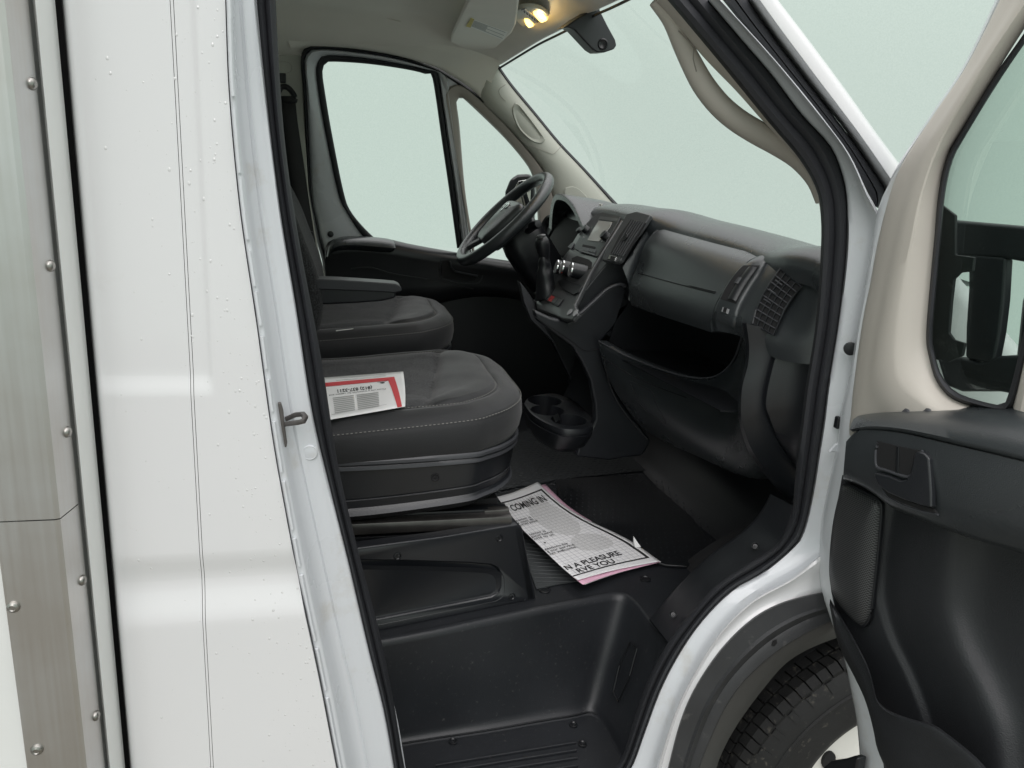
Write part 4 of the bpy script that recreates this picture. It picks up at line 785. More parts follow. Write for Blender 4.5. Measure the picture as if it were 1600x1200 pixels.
ri_ = [PP(p.x, p.y, -.012) for p in lpx([(545, 893), (640, 894), (730, 897), (757, 899), (765, 902), (768, 908), (769, 916), (766, 922), (757, 926), (680, 942), (590, 961)], 90)]
loft('pedestal_recess', [rc, ri_, [p-pnn*.001 for p in ri_]], BLK, ps_, smooth=30)
obj('pedestal_recess_face', ri_, [tuple(range(90))], BLK, ps_, smooth=0)
for px, py in ((621, 869), (780, 841), (800, 932)): screw(PP(px, py, .0005), pnn, .0065, ps_)
plate('pedestal_end', [pb2+EZ*.001, pb2-pnn*.45+EZ*.001, pb2-pnn*.45+EZ*.16, PP(816, 824)], -pd*.02, BLK, ps_)
box('backrest', (-.30, .635, 1.46), (.14, .50, .66), LEATH, ps_, ax=(Vector((1, 0, .22)).normalized(), EY, Vector((-.22, 0, 1)).normalized()), bevel=.05, seg=5)
# driver seat
ds, ins = seat('driver_seat', 'black cloth driver seat on the far side', -.03, .80, False)
ar = plate('armrest', [PY(a, b_, 1.26) for a, b_ in ((440, 428), (475, 430), (530, 432), (590, 436), (615, 438), (622, 441), (625, 446), (624, 450), (615, 452), (560, 449), (470, 446), (440, 446))], (0, -.065, 0), GRY, ds, bevel=.008)
plate('armrest_side', [PY(a, b_, 1.245) for a, b_ in ((440, 440), (470, 443), (560, 447), (604, 450), (618, 453), (616, 462), (596, 467), (560, 470), (470, 474), (440, 474))], (0, -.04, 0), BLK, ds, bevel=.006)
bk = [(-.06, 1.00), (-.015, 1.20), (-.025, 1.30), (-.06, 1.40), (-.10, 1.50), (-.20, 1.68)]
rows = []
for x, z in bk: rows.append([Vector((x-.12, 1.20, z+.02)), Vector((x-.03, 1.185, z)), Vector((x+.0, 1.21, z)), Vector((x-.01, 1.28, z)), Vector((x-.02, 1.44, z)), Vector((x-.01, 1.60, z)), Vector((x, 1.67, z)), Vector((x-.03, 1.695, z)), Vector((x-.12, 1.68, z+.02))])
loft('backrest', [cat(r_, 40) for r_ in rows], CLOTH, ds, dens=30, smooth=60)
sweep('release_tag', [PY(a, b_, 1.18) for a, b_ in ((529, 534), (534, 540), (541, 544), (548, 548))], rrect(.004, .003, .5, 1), ORANGE, ds)
box('seat_base', (.12, 1.42, .84), (.42, .44, .22), BLKS, ds, bevel=.01)
plate('care_tag', [PY(a, b_, 1.168) for a, b_ in ((525, 516), (552, 513), (552, 514), (525, 517.5))], (0, -.001, 0), LAB, ds, bevel=0)
# ================================================================== dashboard
def V3(a): return Vector(a)
# top pad across the cab (profiles in x, z at stations along y)
st_ = []
for y, xr, zr, hump in ((.10, .842, 1.500, .0), (.16, .842, 1.515, .004), (.24, .835, 1.512, .004), (.34, .850, 1.502, .006), (.46, .852, 1.506, .010), (.60, .842, 1.510, .014), (.76, .832, 1.514, .016), (.86, .800, 1.528, .012), (1.0, .800, 1.528, .008), (1.2, .80, 1.525, .008), (1.5, .80, 1.50, .0), (1.83, .82, 1.46, 0)):
    e = min(1, (y-.10)/.08+.35)
    st_.append(cat([Vector((xr+.004, y, zr-.05)), Vector((xr-.002, y, zr-.012)), Vector((xr+.006, y, zr)), Vector((xr+.03, y, zr+.010+hump*.6)), Vector((xr+.08, y, zr+.014+hump)), Vector((xr+.16, y, zr+.006+hump*.7)), Vector((1.10, y, 1.495)), Vector((1.2, y, 1.47))], 22))
dash = loft('dashboard', st_, DSH, TRUCK, dens=60, smooth=60); lab(dash, 'black moulded dashboard with glove box and vents')
# glove box lid
GL = [(1032, 357), (1020, 366), (1007, 383), (996, 417), (984, 447), (984, 468), (987, 477)]
GRr = [(1191, 399), (1172, 406), (1151, 425), (1133, 450), (1118, 476), (1111, 500), (1112, 519)]
l_, r_ = row(GL, .80, 24), row(GRr, .36, 24)
rows = [[p+Vector((.03, .0, -.002)) for p in l_], [p+Vector((.006, 0, 0)) for p in l_]]
for k in range(13):
    t = k/12; rows.append([a.lerp(b_, t)+Vector((-.006*math.sin(math.pi*t), 0, 0)) for a, b_ in zip(l_, r_)])
rows += [[p+Vector((.006, 0, 0)) for p in r_], [p+Vector((.03, 0, -.002)) for p in r_]]
loft('glove_box_lid', rows, DSH, dash, smooth=50)
def lidpt(t, s_):                                        # point on the lid: t along y, s_ from top to bottom
    i = s_*23; k = min(22, int(i)); f_ = i-k; a = l_[k].lerp(l_[k+1], f_); b_ = r_[k].lerp(r_[k+1], f_); return a.lerp(b_, t)+Vector((-.006*math.sin(math.pi*t), 0, 0))
sweep('lid_crease', [lidpt(.05+.9*k/14, .60)+Vector((-.0006, 0, .0006)) for k in range(15)], rrect(.0022, .0022, .6, 2), BLKS, dash)
sweep('lid_crease', [lidpt(.70+.25*k/6, .585)+Vector((-.0006, 0, .0006)) for k in range(7)], rrect(.002, .002, .6, 2), BLKS, dash)
plate('lid_underside', [l_[-1]+EZ*-.001, r_[-1]+EZ*-.001, r_[-1]+Vector((.10, 0, -.004)), l_[-1]+Vector((.10, 0, -.004))], (0, 0, .004), BLKS, dash, bevel=.001)
sweep('top_seam', [PY(a, b_, .80-.44*i/7)+EZ*.001 for i, (a, b_) in enumerate(((1037, 354), (1060, 360), (1083, 366), (1105, 372), (1128, 378), (1150, 384), (1172, 391), (1190, 396)))], rrect(.002, .002, .5, 1), DARK, dash)
# cavity under the lid
def quad(name, pts, m, parent=dash, th=(0, 0, .003)): return plate(name, [V3(p) for p in pts], th, m, parent, bevel=0)
quad('shelf_back', ((1.0, .22, 1.16), (1.0, .90, 1.16), (1.0, .90, 1.40), (1.0, .22, 1.40)), BLKS, th=(.004, 0, 0))
quad('shelf_floor', ((.76, .26, 1.195), (.735, .90, 1.165), (1.0, .90, 1.165), (1.0, .26, 1.185)), BLKS)
quad('shelf_side', ((.74, .885, 1.16), (1.0, .885, 1.16), (1.0, .885, 1.42), (.80, .885, 1.42)), BLKS, th=(0, .004, 0))
quad('shelf_side', ((.82, .27, 1.16), (1.0, .27, 1.16), (1.0, .27, 1.33), (.84, .27, 1.33)), BLKS, th=(0, -.004, 0))
# shelf lip and lower panel
R0 = [(936, 534), (960, 548), (985, 560), (1035, 579), (1075, 590), (1105, 592), (1128, 584), (1145, 566), (1154, 545), (1160, 525), (1163, 510)]
R1 = [(938, 552), (960, 566), (985, 579), (1035, 600), (1075, 613), (1105, 617), (1128, 612), (1146, 595), (1157, 570), (1164, 545), (1172, 520)]
R2 = [(950, 590), (968, 602), (990, 614), (1035, 637), (1075, 650), (1105, 655), (1128, 650), (1143, 640), (1153, 626), (1159, 610), (1166, 590)]
R3 = [(975, 632), (990, 642), (1008, 652), (1042, 672), (1080, 690), (1108, 699), (1128, 698), (1142, 690), (1152, 678), (1159, 668), (1166, 655)]
R4 = [(1008, 670), (1018, 678), (1030, 685), (1055, 698), (1088, 712), (1118, 726), (1142, 737), (1162, 744), (1178, 744), (1186, 735), (1192, 725)]
yy = (.84, .25); rl = [row(r__, yy, 44) for r__ in (R0, R1, R2, R3, R4)]
bk0 = [p+Vector((.03, .01, -.002)) for p in rl[0]]; top = [p+Vector((.006, 0, .003)) for p in rl[0]]
dlp = loft('lower_dash', [[p+Vector((.03, 0, -.03)) for p in rl[0]], bk0, top, rl[0]]+rl[1:]+[[p+Vector((.10, .0, .0)) for p in rl[4]]], DSH, dash, dens=40, smooth=60)
sweep('shelf_lip', [p+Vector((-.001, 0, .002)) for p in rl[0]], rrect(.004, .003, .8, 2), GRY, dash)
for pts in (((945, 560), (950, 590), (960, 618), (975, 643), (995, 668), (1013, 688)), ((940, 558), (985, 586), (1030, 606), (1073, 622))):
    sweep('panel_groove', [onp(p.x, p.y, (0, .84-.59*max(0, (p.x-936)/234), 0), EY)+Vector((-.0015, 0, .0015)) for p in pxc(pts, 24)], rrect(.0018, .0018, .5, 1), DARK, dash)
for pts in (((985, 596), (1004, 604), (1020, 613), (1026, 630), (1042, 662), (1030, 655), (1008, 640), (994, 620)),):
    sweep('latch_recess', [PY(p.x, p.y, .84-.59*max(0, (p.x-936)/234))+Vector((-.002, 0, .001)) for p in pxc(list(pts)+[pts[0]], 40)[:-1]], rrect(.0014, .0014, .5, 1), DARK, dash, closed=True)
# end column beside the door
E0 = [(1160, 505), (1165, 540), (1164, 570), (1155, 605), (1153, 640), (1156, 665), (1170, 706), (1200, 748), (1236, 786)]
E1 = [(1214, 515), (1211, 545), (1204, 565), (1193, 610), (1191, 635), (1196, 650), (1213, 686), (1238, 722), (1252, 742)]
E2 = [(1290, 500), (1284, 545), (1276, 580), (1270, 620), (1266, 650), (1262, 680), (1258, 710), (1254, 735), (1252, 760)]
e0, e1, e2 = pxc(E0, 40), pxc(E1, 40), pxc(E2, 40)
def er(A, y): return [PY(p.x, p.y, y) for p in A]
loft('end_column', [[p+Vector((.06, .03, 0)) for p in er(e0, .26)], er(e0, .25), er(mid(e0, e1, .12), .235), er(mid(e0, e1, .5), .222), er(mid(e0, e1, .93), .212), er(e1, .212), er(mid(e1, e2, .03), .214), er(mid(e1, e2, .08), .206), er(mid(e1, e2, .4), .19), er(mid(e1, e2, .8), .16), er(e2, .13)], BLK, dash, smooth=40)
# upper end of the dash with the two side vents
U0 = [(1194, 396), (1172, 407), (1151, 426), (1133, 451), (1118, 477), (1113, 497), (1116, 516)]
U1 = [(1222, 394), (1202, 408), (1182, 430), (1165, 455), (1150, 480), (1143, 502), (1146, 522)]
U2 = [(1248, 394), (1232, 404), (1214, 425), (1198, 448), (1180, 480), (1165, 508), (1170, 532)]
U3 = [(1272, 397), (1264, 410), (1252, 440), (1240, 470), (1226, 505), (1212, 530), (1212, 560)]
U4 = [(1300, 397), (1296, 420), (1292, 450), (1288, 480), (1284, 510), (1280, 540), (1275, 570)]
u_ = [pxc(u, 30) for u in (U0, U1, U2, U3, U4)]; uy = (.355, .31, .26, .20, .13)
loft('dash_end', [[p+Vector((.04, .02, 0)) for p in er(u_[0], uy[0])]]+[er(u, y) for u, y in zip(u_, uy)]+[[p+Vector((.1, 0, 0)) for p in er(u_[4], .10)]], DSH, dash, dens=40, smooth=60)
nU = Vector((-.76, -.34, .46)).normalized()
def ysurf(px, py):                                        # how deep the moulded face lies at a traced point
    pts = []
    for u, y in zip(u_, uy):
        k = max([i_ for i_ in range(len(u)-1) if u[i_].y <= py] or [0]); f_ = max(0, min(1, (py-u[k].y)/max(1e-6, u[k+1].y-u[k].y)))
        pts.append((u[k].x+(u[k+1].x-u[k].x)*f_, y))
    if px <= pts[0][0]: return pts[0][1]
    for (xa_, ya_), (xb_, yb_) in zip(pts, pts[1:]):
        if xa_ <= px <= xb_: return ya_+(yb_-ya_)*(px-xa_)/max(1e-6, xb_-xa_)
    return pts[-1][1]
def PU(px, py, w=0): return PY(px, py, ysurf(px, py))+nU*w
VL = pxc([(1166, 413), (1152, 426), (1136, 448), (1122, 476), (1116, 499)], 30); VR = pxc([(1198, 411), (1190, 425), (1172, 452), (1156, 482), (1147, 513)], 30)
def vrow(t, w, a=0, b_=30): return [PU(p.x+(q.x-p.x)*t, p.y+(q.y-p.y)*t, w) for p, q in list(zip(VL, VR))[a:b_]]
loft('vent_bezel', [vrow(-.03, -.004), vrow(0, .004), vrow(.08, .007), vrow(.5, .008), vrow(.92, .007), vrow(1, .004), vrow(1.03, -.004)], DSH, dash, smooth=60)
loft('vent_opening', [vrow(t, .0088, 2, 21) for t in (.12, .3, .5, .7, .88)], DARK, dash, smooth=60)
loft('vent_flap', [vrow(t, w, 3, 20) for t, w in ((.42, .0085), (.45, .011), (.6, .0135), (.8, .012), (.84, .0085))], BLK, dash, smooth=60)
loft('vent_wheel', [vrow(t, w, 9, 13) for t, w in ((.38, .009), (.42, .0155), (.52, .0165), (.58, .0135))], GRY, dash, smooth=40)
loft('vent_switch', [vrow(t, w, 23, 26) for t, w in ((.35, .008), (.38, .0105), (.66, .0105), (.69, .008))], SILV, dash, smooth=30)
loft('vent_switch', [vrow(t, w, 23, 26) for t, w in ((.45, .0105), (.47, .0125), (.58, .0125), (.60, .0105))], DARK, dash, smooth=30)
g0, g1_, g2_, g3_ = Vector((1224, 421)), Vector((1257, 448)), Vector((1214, 524)), Vector((1180, 506))
def GV(u, v): return g0.lerp(g1_, u).lerp(g3_.lerp(g2_, u), v)+Vector((-6*math.sin(math.pi*v)*.8, -2*math.sin(math.pi*v)))
vn = Vector((-.86, -.5, .12)).normalized(); vp = PY(1216, 472, .215)+vn*.012
def PG(u, v, w=0): p = GV(u, v); return PY(p.x, p.y, ysurf(p.x, p.y))+vn*(w+.011)
loft('end_vent', [[PG(u/4, v/8, .0) for v in range(9)] for u in range(5)], DARK, dash, smooth=60)
sweep('end_vent_frame', [PG(u, v, .001) for u, v in ((0, 0), (.5, 0), (1, 0), (1, .25), (1, .5), (1, .75), (1, 1), (.5, 1), (0, 1), (0, .75), (0, .5), (0, .25))], rrect(.004, .004, .5, 2), BLK, dash, closed=True)
for k in range(1, 4): sweep('vent_slat', [PG(k/4, v/8, .001) for v in range(9)], rrect(.0018, .006, .4, 1), BLK, dash, up=vn)
for k in range(1, 8): sweep('vent_slat', [PG(u/3, k/8, .0015) for u in range(4)], rrect(.0016, .006, .4, 1), GRY, dash, up=vn)
for k in range(3): sweep('vent_rib', [PG(.12+.16*j, .18+.18*k, .004) for j in range(3)], rrect(.0022, .0022, .4, 1), GRY, dash, up=vn)
# ---------------------------------------------------------------- centre stack
SA_, SB_ = Vector((.600, 1.0, 1.255)), Vector((.800, 1.0, 1.515)); sd = (SB_-SA_).normalized(); sn = Vector((-sd.z, 0, sd.x)); 
def PS(px, py, w=0): return onp(px, py, SA_+sn*w, sn)
def spl(name, pts, w, th, m, bevel=.001, n=0, parent=None):
    q = pxc(list(pts)+[pts[0]], n)[:-1] if n else [Vector((a, b_, 0)) for a, b_ in pts]
    return plate(name, [PS(p.x, p.y, w) for p in q], sn*th, m, parent or stack, bevel=bevel)
stack = None
stack = plate('centre_stack', [PS(a, b_, 0) for a, b_ in ((929, 334), (950, 329), (976, 337), (950, 378), (934, 404), (921, 427), (910, 450), (898, 474), (903, 490), (893, 500), (878, 498), (838, 482), (836, 474), (852, 455), (868, 438), (884, 405), (890, 385), (905, 360))], -sn*.016, PIANO, TRUCK, bevel=.006); lab(stack, 'centre stack with radio screen and heater knobs')
spl('radio_bezel', ((930, 336), (944, 332), (972, 338), (966, 350), (948, 380), (934, 402), (930, 402), (900, 391), (898, 387), (914, 360)), .0, .004, BLKS, .002)
spl('bezel_top', ((938, 338), (968, 342), (965, 347), (935, 343)), .004, .001, PIANO, 0)
spl('radio_screen', ((936, 345), (957, 347.5), (953, 356), (936, 378), (918, 376), (926, 361)), .004, .0015, SCREEN, .0006)
spl('disc_slot', ((911, 382), (931, 386), (930, 389), (910, 385)), .004, .001, DARK, 0)
for k in range(2): spl('radio_button', ((912+k*11, 387+k*2), (921+k*11, 389+k*2), (919+k*11, 394+k*2), (909+k*11, 391.5+k*2)), .004, .0025, GRY, .0006)
spl('button_row', ((906, 390), (930, 397), (929, 400), (904, 393)), .004, .002, GRY, .0005)
def knob(px, py, r, h, m=BLKS, name='radio_knob', ringm=CHR):
    c = PS(px, py, .003); lathe(name, c, sn, [(r*1.05, 0), (r*1.05, .002), (r, .003), (r*.96, h-.001), (r*.9, h), (.0001, h+.0004)], m, stack, n=24)
    if ringm: lathe('knob_ring', c+sn*h, sn, [(r*.95, -.003), (r*1.03, -.0015), (r*1.0, .0008), (r*.86, .0012), (r*.84, -.0004)], ringm, stack, n=24, caps=False)
knob(948, 371, .013, .016, ringm=None); knob(917, 360, .012, .014, ringm=None); knob(906.5, 361, .010, .010, ringm=None)
for px, py in ((912, 371), (941, 378)): lathe('indicator', PS(px, py, .004), sn, [(.002, 0), (.002, .002), (.0001, .003)], CHR, stack, n=8)
spl('stack_pocket', ((894, 404), (902, 400), (921, 406), (925, 410), (924, 420), (918, 421), (914, 413), (894, 408)), .0, .0012, DARK, 0)
spl('slider_switch', ((888, 387), (895, 380), (899, 381), (893, 390)), .002, .004, GRY, .001)
for i, (px, py) in enumerate(((883, 423), (892, 424), (906, 428))):
    c = PS(px+4, py-2, .0); r_k = .0205
    ax_ = (sn*1.0+Vector((-.25, .10, -.40))).normalized()
    lathe('heater_knob', c, ax_, [(r_k*1.06, -.012), (r_k*1.02, .02), (r_k, .034), (r_k*.9, .036), (.0001, .0362)], BLKS, stack, n=32)
    lathe('knob_ring', c+ax_*.0345, ax_, [(r_k*.98, -.004), (r_k*1.04, -.001), (r_k*1.0, .002), (r_k*.88, .002), (r_k*.85, 0)], CHR, stack, n=32, caps=False)
    lathe('knob_face', c+ax_*.036, ax_, [(r_k*.84, 0), (r_k*.84, .0006), (.0001, .0006)], SILV, stack, n=32)
spl('ash_tray', ((872, 440), (882, 436), (897, 442), (911, 447), (905, 458), (897, 462), (878, 452)), .001, .004, BLKS, .003)
spl('switch_strip', ((856, 457), (881, 468), (872, 480), (848, 467)), .001, .0025, BLKS, .001)
for k in range(4):
    a, b_ = Vector((856, 457)), Vector((881, 468)); d_ = Vector((-8, 10.5)); p, q = a.lerp(b_, .05+k*.235), a.lerp(b_, .05+k*.235+.2)
    spl('switch_button', [tuple(p+d_*.15), tuple(q+d_*.15), tuple(q+d_*.9), tuple(p+d_*.9)], .0035, .0015, REDB if k == 1 else PIANO, .0005)
for k in range(4):
    p = PS(888+random.uniform(0, 16), 488+random.uniform(-4, 5)-k*.3, .003); o = lathe('coin', p, sn+Vector((random.uniform(-.3, .3), random.uniform(-.3, .3), 0)), [(.008, 0), (.008, .0015), (.0001, .0015)], SILV, None, n=14); o['label'] = 'small silvery coin lying in the console tray below the switches'; o['category'] = 'coin'; o['group'] = 'coins in the console tray'
# passenger-side centre vent
VA = PY(975, 372, .86); vnn = Vector((-.80, -.22, .55)).normalized()
def PVt(px, py, w=0): return onp(px, py, VA+vnn*w, vnn)
def vpl(name, pts, w, th, m, bevel=.001): return plate(name, [PVt(a, b_, w) for a, b_ in pts], vnn*th, m, dash, bevel=bevel)
vpl('centre_vent', ((984, 338), (1000, 334), (1022, 340), (1012, 355), (990, 385), (974, 412), (968, 415), (945, 411), (950, 398), (966, 370)), -.012, .014, PIANO, .004)
vpl('vent_opening', ((986, 343), (1010, 349), (992, 378), (976, 402), (954, 396), (968, 368)), .002, .0008, DARK, 0)
va, vb, vc, vd = Vector((985, 343)), Vector((1010, 349)), Vector((976, 402)), Vector((954, 396))
for k in range(1, 7):
    t = k/7; sweep('vent_slat', [PVt(p.x, p.y, .004) for p in (va.lerp(vb, t), va.lerp(vb, t).lerp(vd.lerp(vc, t), .5)+Vector((-.5, 0)), vd.lerp(vc, t))], rrect(.0024, .005, .4, 1), PIANO, dash, up=vnn)
vpl('vent_wheel', ((974, 371), (980, 366), (983, 367), (981, 372), (975, 378)), .006, .005, BLKS, .002)
vpl('vent_switch', ((953, 399), (964, 402), (961, 408), (950, 405)), .002, .002, CHR, .0006); vpl('vent_switch', ((955.5, 400.5), (961, 402), (959, 406.5), (953.5, 405)), .0035, .002, DARK, .0004)
B0 = pxc([(1010, 347), (1012, 352), (1011, 358), (1002, 372), (990, 391), (979, 408), (973, 416)], 24); B1 = pxc([(1024, 350), (1024, 354), (1022, 360), (1013, 376), (1001, 398), (989, 424), (982, 444)], 24); B2 = pxc([(1036, 354), (1030, 357), (1021, 365), (1009, 383), (998, 415), (986, 445), (983, 470)], 24)
loft('dash_brow', [[p+Vector((.02, 0, -.004)) for p in er(B0, .845)], er(B0, .842), er(mid(B0, B1, .5), .835), er(B1, .825), er(mid(B1, B2, .6), .812), er(B2, .802), [p+Vector((.03, 0, 0)) for p in er(B2, .798)]], DSH, dash, dens=24, smooth=60)
body = [(.80, 1.50), (.76, 1.44), (.735, 1.40), (.74, 1.34), (.80, 1.30), (.95, 1.28), (1.05, 1.45), (.95, 1.52)]
plate('vent_block', [Vector((x+.045, .79, z)) for x, z in body], (0, .12, 0), BLK, dash, bevel=.004)
plate('stack_block', [Vector((x, .90, z)) for x, z in ((.80, 1.505), (.70, 1.37), (.62, 1.26), (.66, 1.235), (.76, 1.20), (.95, 1.20), (1.05, 1.45), (.95, 1.52))], (0, .34, 0), BLK, dash, bevel=.004)
# console side with the arch, cup holder
CS = [(834, 484), (860, 496), (888, 503), (905, 492), (928, 470), (948, 452), (968, 444), (978, 446), (986, 476), (965, 505), (940, 534), (940, 555), (952, 592), (972, 630), (1000, 664), (1018, 690), (1005, 712), (950, 720), (900, 714), (905, 690), (924, 672), (930, 655), (929, 632), (922, 595), (911, 570), (895, 542), (862, 518), (838, 500)]
con = plate('console_side', [PY(a, b_, .885) for a, b_ in CS], (0, .03, 0), BLK, dash, bevel=.008, seg=3)
sweep('console_edge', [PY(p.x, p.y, .882) for p in pxc([(886, 502), (906, 490), (930, 469), (950, 451), (970, 444), (977, 448)], 24)], circ(.005, 8), GRY, dash)
for pts in (((834, 494), (862, 512), (897, 536), (914, 548), (935, 546)),):
    sweep('console_groove', [PY(p.x, p.y, .8835) for p in pxc(pts, 20)], rrect(.002, .002, .5, 1), DARK, dash)
# arch far side (driver side of the console)
plate('console_far_side', [PY(a, b_, 1.16) for a, b_ in ((826, 470), (850, 470), (920, 480), (930, 560), (925, 640), (900, 650), (890, 590), (860, 530), (832, 490))], (0, .03, 0), BLK, dash, bevel=.006)
cz = .952
cup = [PZ(p.x, p.y, cz) for p in pxc([(819, 630), (824, 622), (838, 616.5), (862, 614), (880, 618), (900, 630), (924, 652), (928, 660), (922, 667), (900, 670), (875, 668), (850, 658), (830, 645), (819, 630)], 48)[:-1]]
cc_ = sum(cup, Vector())/len(cup)
def cring(k, dz): return [cc_+(p-cc_)*k+EZ*dz for p in cup]
ch = loft('cup_holder', [cring(1.0, -.002), cring(1.02, -.012), cring(1.02, -.016), cring(.99, -.018), cring(.99, -.022), cring(1.01, -.024), cring(.98, -.035), cring(.90, -.062), cring(.74, -.084), cring(.5, -.098)][::-1]+[cring(.97, 0)], BLK, TRUCK, ring=True, caps=True, smooth=35); lab(ch, 'black cup holder below the centre console')
cuts = []
for px, py, r_c in ((851, 626, .057), (855, 641, .054), (889, 656, .056)):
    c = PZ(px, py, cz); cuts.append(lathe('c', c+EZ*-.065, EZ, [(r_c*.88, 0), (r_c, .2)], BLK, None, n=32))
cut(ch, cuts)
plate('holder_divider', [PZ(a, b_, cz+.001) for a, b_ in ((864, 650), (872, 645), (876, 655), (868, 660))], (0, 0, -.05), BLKS, ch, bevel=.002)
loft('holder_riser', [row([(880, 619), (900, 628), (926, 654), (929, 664)], (1.12, .9), 12), [p+EZ*.05+Vector((.02, 0, 0)) for p in row([(880, 619), (900, 628), (926, 654), (929, 664)], (1.12, .9), 12)], [p+EZ*.4+Vector((.06, 0, 0)) for p in row([(880, 619), (900, 628), (926, 654), (929, 664)], (1.12, .9), 12)]], BLKS, ch, smooth=60)
# ---------------------------------------------------------------- instruments, steering wheel, lever
ic = []
for x, k in ((.735, 1.0), (.74, 1.03), (.78, 1.0), (.88, .92), (.98, .75)):
    ic.append([Vector((x+.035*abs(u)**2, 1.43+.225*u*(1 if x < .9 else .95), 1.43+(.125*k)*(1-abs(u)**2.6))) for u in [-1+2*j/30 for j in range(31)]])
inn = [[p+Vector((.004, -(p.y-1.43)*.10, -.016 if abs(p.y-1.43) < .18 else -.004)) for p in ic[0]], [p+Vector((.09, -(p.y-1.43)*.14, -.022)) for p in ic[0]]]
bn = loft('instrument_hood', inn[::-1]+ic, DSH, TRUCK, smooth=60); lab(bn, 'black instrument hood behind the steering wheel')
plate('instrument_lens', [Vector((.80, 1.29, 1.475)), Vector((.80, 1.57, 1.475)), Vector((.84, 1.55, 1.538)), Vector((.84, 1.31, 1.538))], (.006, 0, 0), DIAL, bn, bevel=.002)
plate('cluster_sill', [Vector((.75, 1.225, 1.36)), Vector((.75, 1.64, 1.36)), Vector((.80, 1.60, 1.478)), Vector((.80, 1.255, 1.478))], (.01, 0, -.01), DARK, bn, bevel=.004)
plate('dash_driver_face', [Vector((.80, 1.20, 1.43)), Vector((.80, 1.84, 1.40)), Vector((.84, 1.84, 1.15)), Vector((.80, 1.20, 1.15))], (.02, 0, 0), BLK, dash, bevel=.004)
lathe('driver_vent', Vector((.80, 1.72, 1.42)), Vector((-1, -.2, .3)), [(.05, -.02), (.05, .02), (.046, .026), (.040, .022), (.036, .006), (.0001, .006)], BLKS, dash, n=28)
wc = Vector((.556, 1.43, 1.471)); wn_ = Vector((-.72, 0, .69)).normalized(); wu = Vector((.69, 0, .72)).normalized()
wr_ = [wc+wu*(.187*math.cos(a))+EY*(.187*math.sin(a)) for a in [2*math.pi*i/72 for i in range(72)]]
sw = sweep('steering_wheel', wr_, circ(.0175, 12, .019), DSH, TRUCK, up=wn_, closed=True, smooth=80); lab(sw, 'black steering wheel with chrome emblem')
def WP(u, v, w): return wc+wu*u+EY*v+wn_*w
hubo = [(.060, -.085), (.066, 0), (.060, .085), (.02, .088), (-.05, .075), (-.095, .05), (-.10, 0), (-.095, -.05), (-.05, -.075), (.02, -.088)]
hb_ = cat([Vector((a, b_, 0)) for a, b_ in hubo], 48, True)
loft('airbag_pad', [[WP(p.x*k, p.y*k, w) for p in hb_] for k, w in ((.9, -.05), (1.0, -.03), (1.03, .0), (1.0, .012), (.9, .018), (.5, .024), (.02, .026))], DSH, sw, ring=True, caps=True, smooth=50)
for a_, wd in ((78, .05), (-78, .05), (145, .03), (-145, .03)):
    a = math.radians(a_); sweep('spoke', [WP(.06*math.cos(a), .06*math.sin(a), -.012), WP(.12*math.cos(a), .12*math.sin(a), -.010), WP(.185*math.cos(a), .185*math.sin(a), -.002)], rrect(wd, .016, .8, 3), GRY if abs(a_) > 100 else BLK, sw, up=wn_)
for pts in (((.030, -.012), (.036, 0), (.030, .012), (.022, .006), (.014, .004), (.0, .006), (-.006, 0), (.0, -.006), (.014, -.004), (.022, -.006)), ((.034, .014), (.030, .024), (.018, .028), (.008, .022), (.014, .018), (.022, .020), (.026, .014)), ((.034, -.014), (.030, -.024), (.018, -.028), (.008, -.022), (.014, -.018), (.022, -.020), (.026, -.014))):
    plate('emblem', [WP(a+.012, b_, .024) for a, b_ in pts], wn_*.004, CHR, sw, bevel=.001)
v_, f_ = text_mesh('AIRBAG', .008)
obj('airbag_text', [WP(-.058+y, -.016+x, .0245) for x, y in v_], f_, INKG, sw, smooth=0)
# column shroud and stalks
shp = [(-.02, .055), (-.06, .075), (-.10, .085), (-.16, .085), (-.24, .08)]
loft('column_shroud', [[WP(.012+s_[0]*.15+q[1]*1.0, q[0], s_[0]) for q in rrect(s_[1]*1.7, s_[1]*1.75, .6, 4)] for s_ in shp], BLKS, sw, ring=True, caps=True, smooth=50)
sweep('wiper_stalk', [WP(.02, -.05, -.07), WP(.03, -.11, -.06), WP(.045, -.16, -.05)], circ(.010, 10), BLKS, sw)
lathe('stalk_end', WP(.045, -.155, -.05), Vector((.3, -1, .3)), [(.013, -.03), (.014, 0), (.012, .012), (.0001, .014)], BLKS, sw, n=14)
sweep('indicator_stalk', [WP(.02, .05, -.07), WP(.03, .11, -.06), WP(.045, .17, -.05)], circ(.010, 10), BLKS, sw)
gl_ = lathe('gear_lever', PY(848, 384, 1.10), Vector((-.25, 0, 1)), [(.008, -.05), (.013, -.036), (.018, -.018), (.021, .0), (.020, .014), (.015, .024), (.006, .029), (.0001, .030)], BLKS, TRUCK, n=24, smooth=60); lab(gl_, 'black gear lever with leather boot')
lathe('lever_cap', PY(848, 384, 1.10)+Vector((-.25, 0, 1)).normalized()*.027, Vector((-.25, 0, 1)), [(.014, -.003), (.014, .003), (.008, .006), (.0001, .0065)], PIANO, gl_, n=20)
bt = []
for px, py, r_b in ((850, 400, .012), (850, 408, .017), (851, 416, .018), (852, 427, .024), (853, 438, .026), (855, 455, .034), (856, 468, .038)):
    c = PY(px, py, 1.10); bt.append([c+Vector((r_b*math.cos(a)*1.0, r_b*math.sin(a), .006*math.sin(3*a+px))) for a in [2*math.pi*i/24 for i in range(24)]])
loft('lever_boot', bt, BLKS, gl_, ring=True, dens=24, smooth=70)
sweep('boot_ring', [PS(p.x, p.y, .004) for p in pxc([(838, 456), (842, 470), (852, 462), (866, 446)], 16)], circ(.004, 8), CHR, gl_)
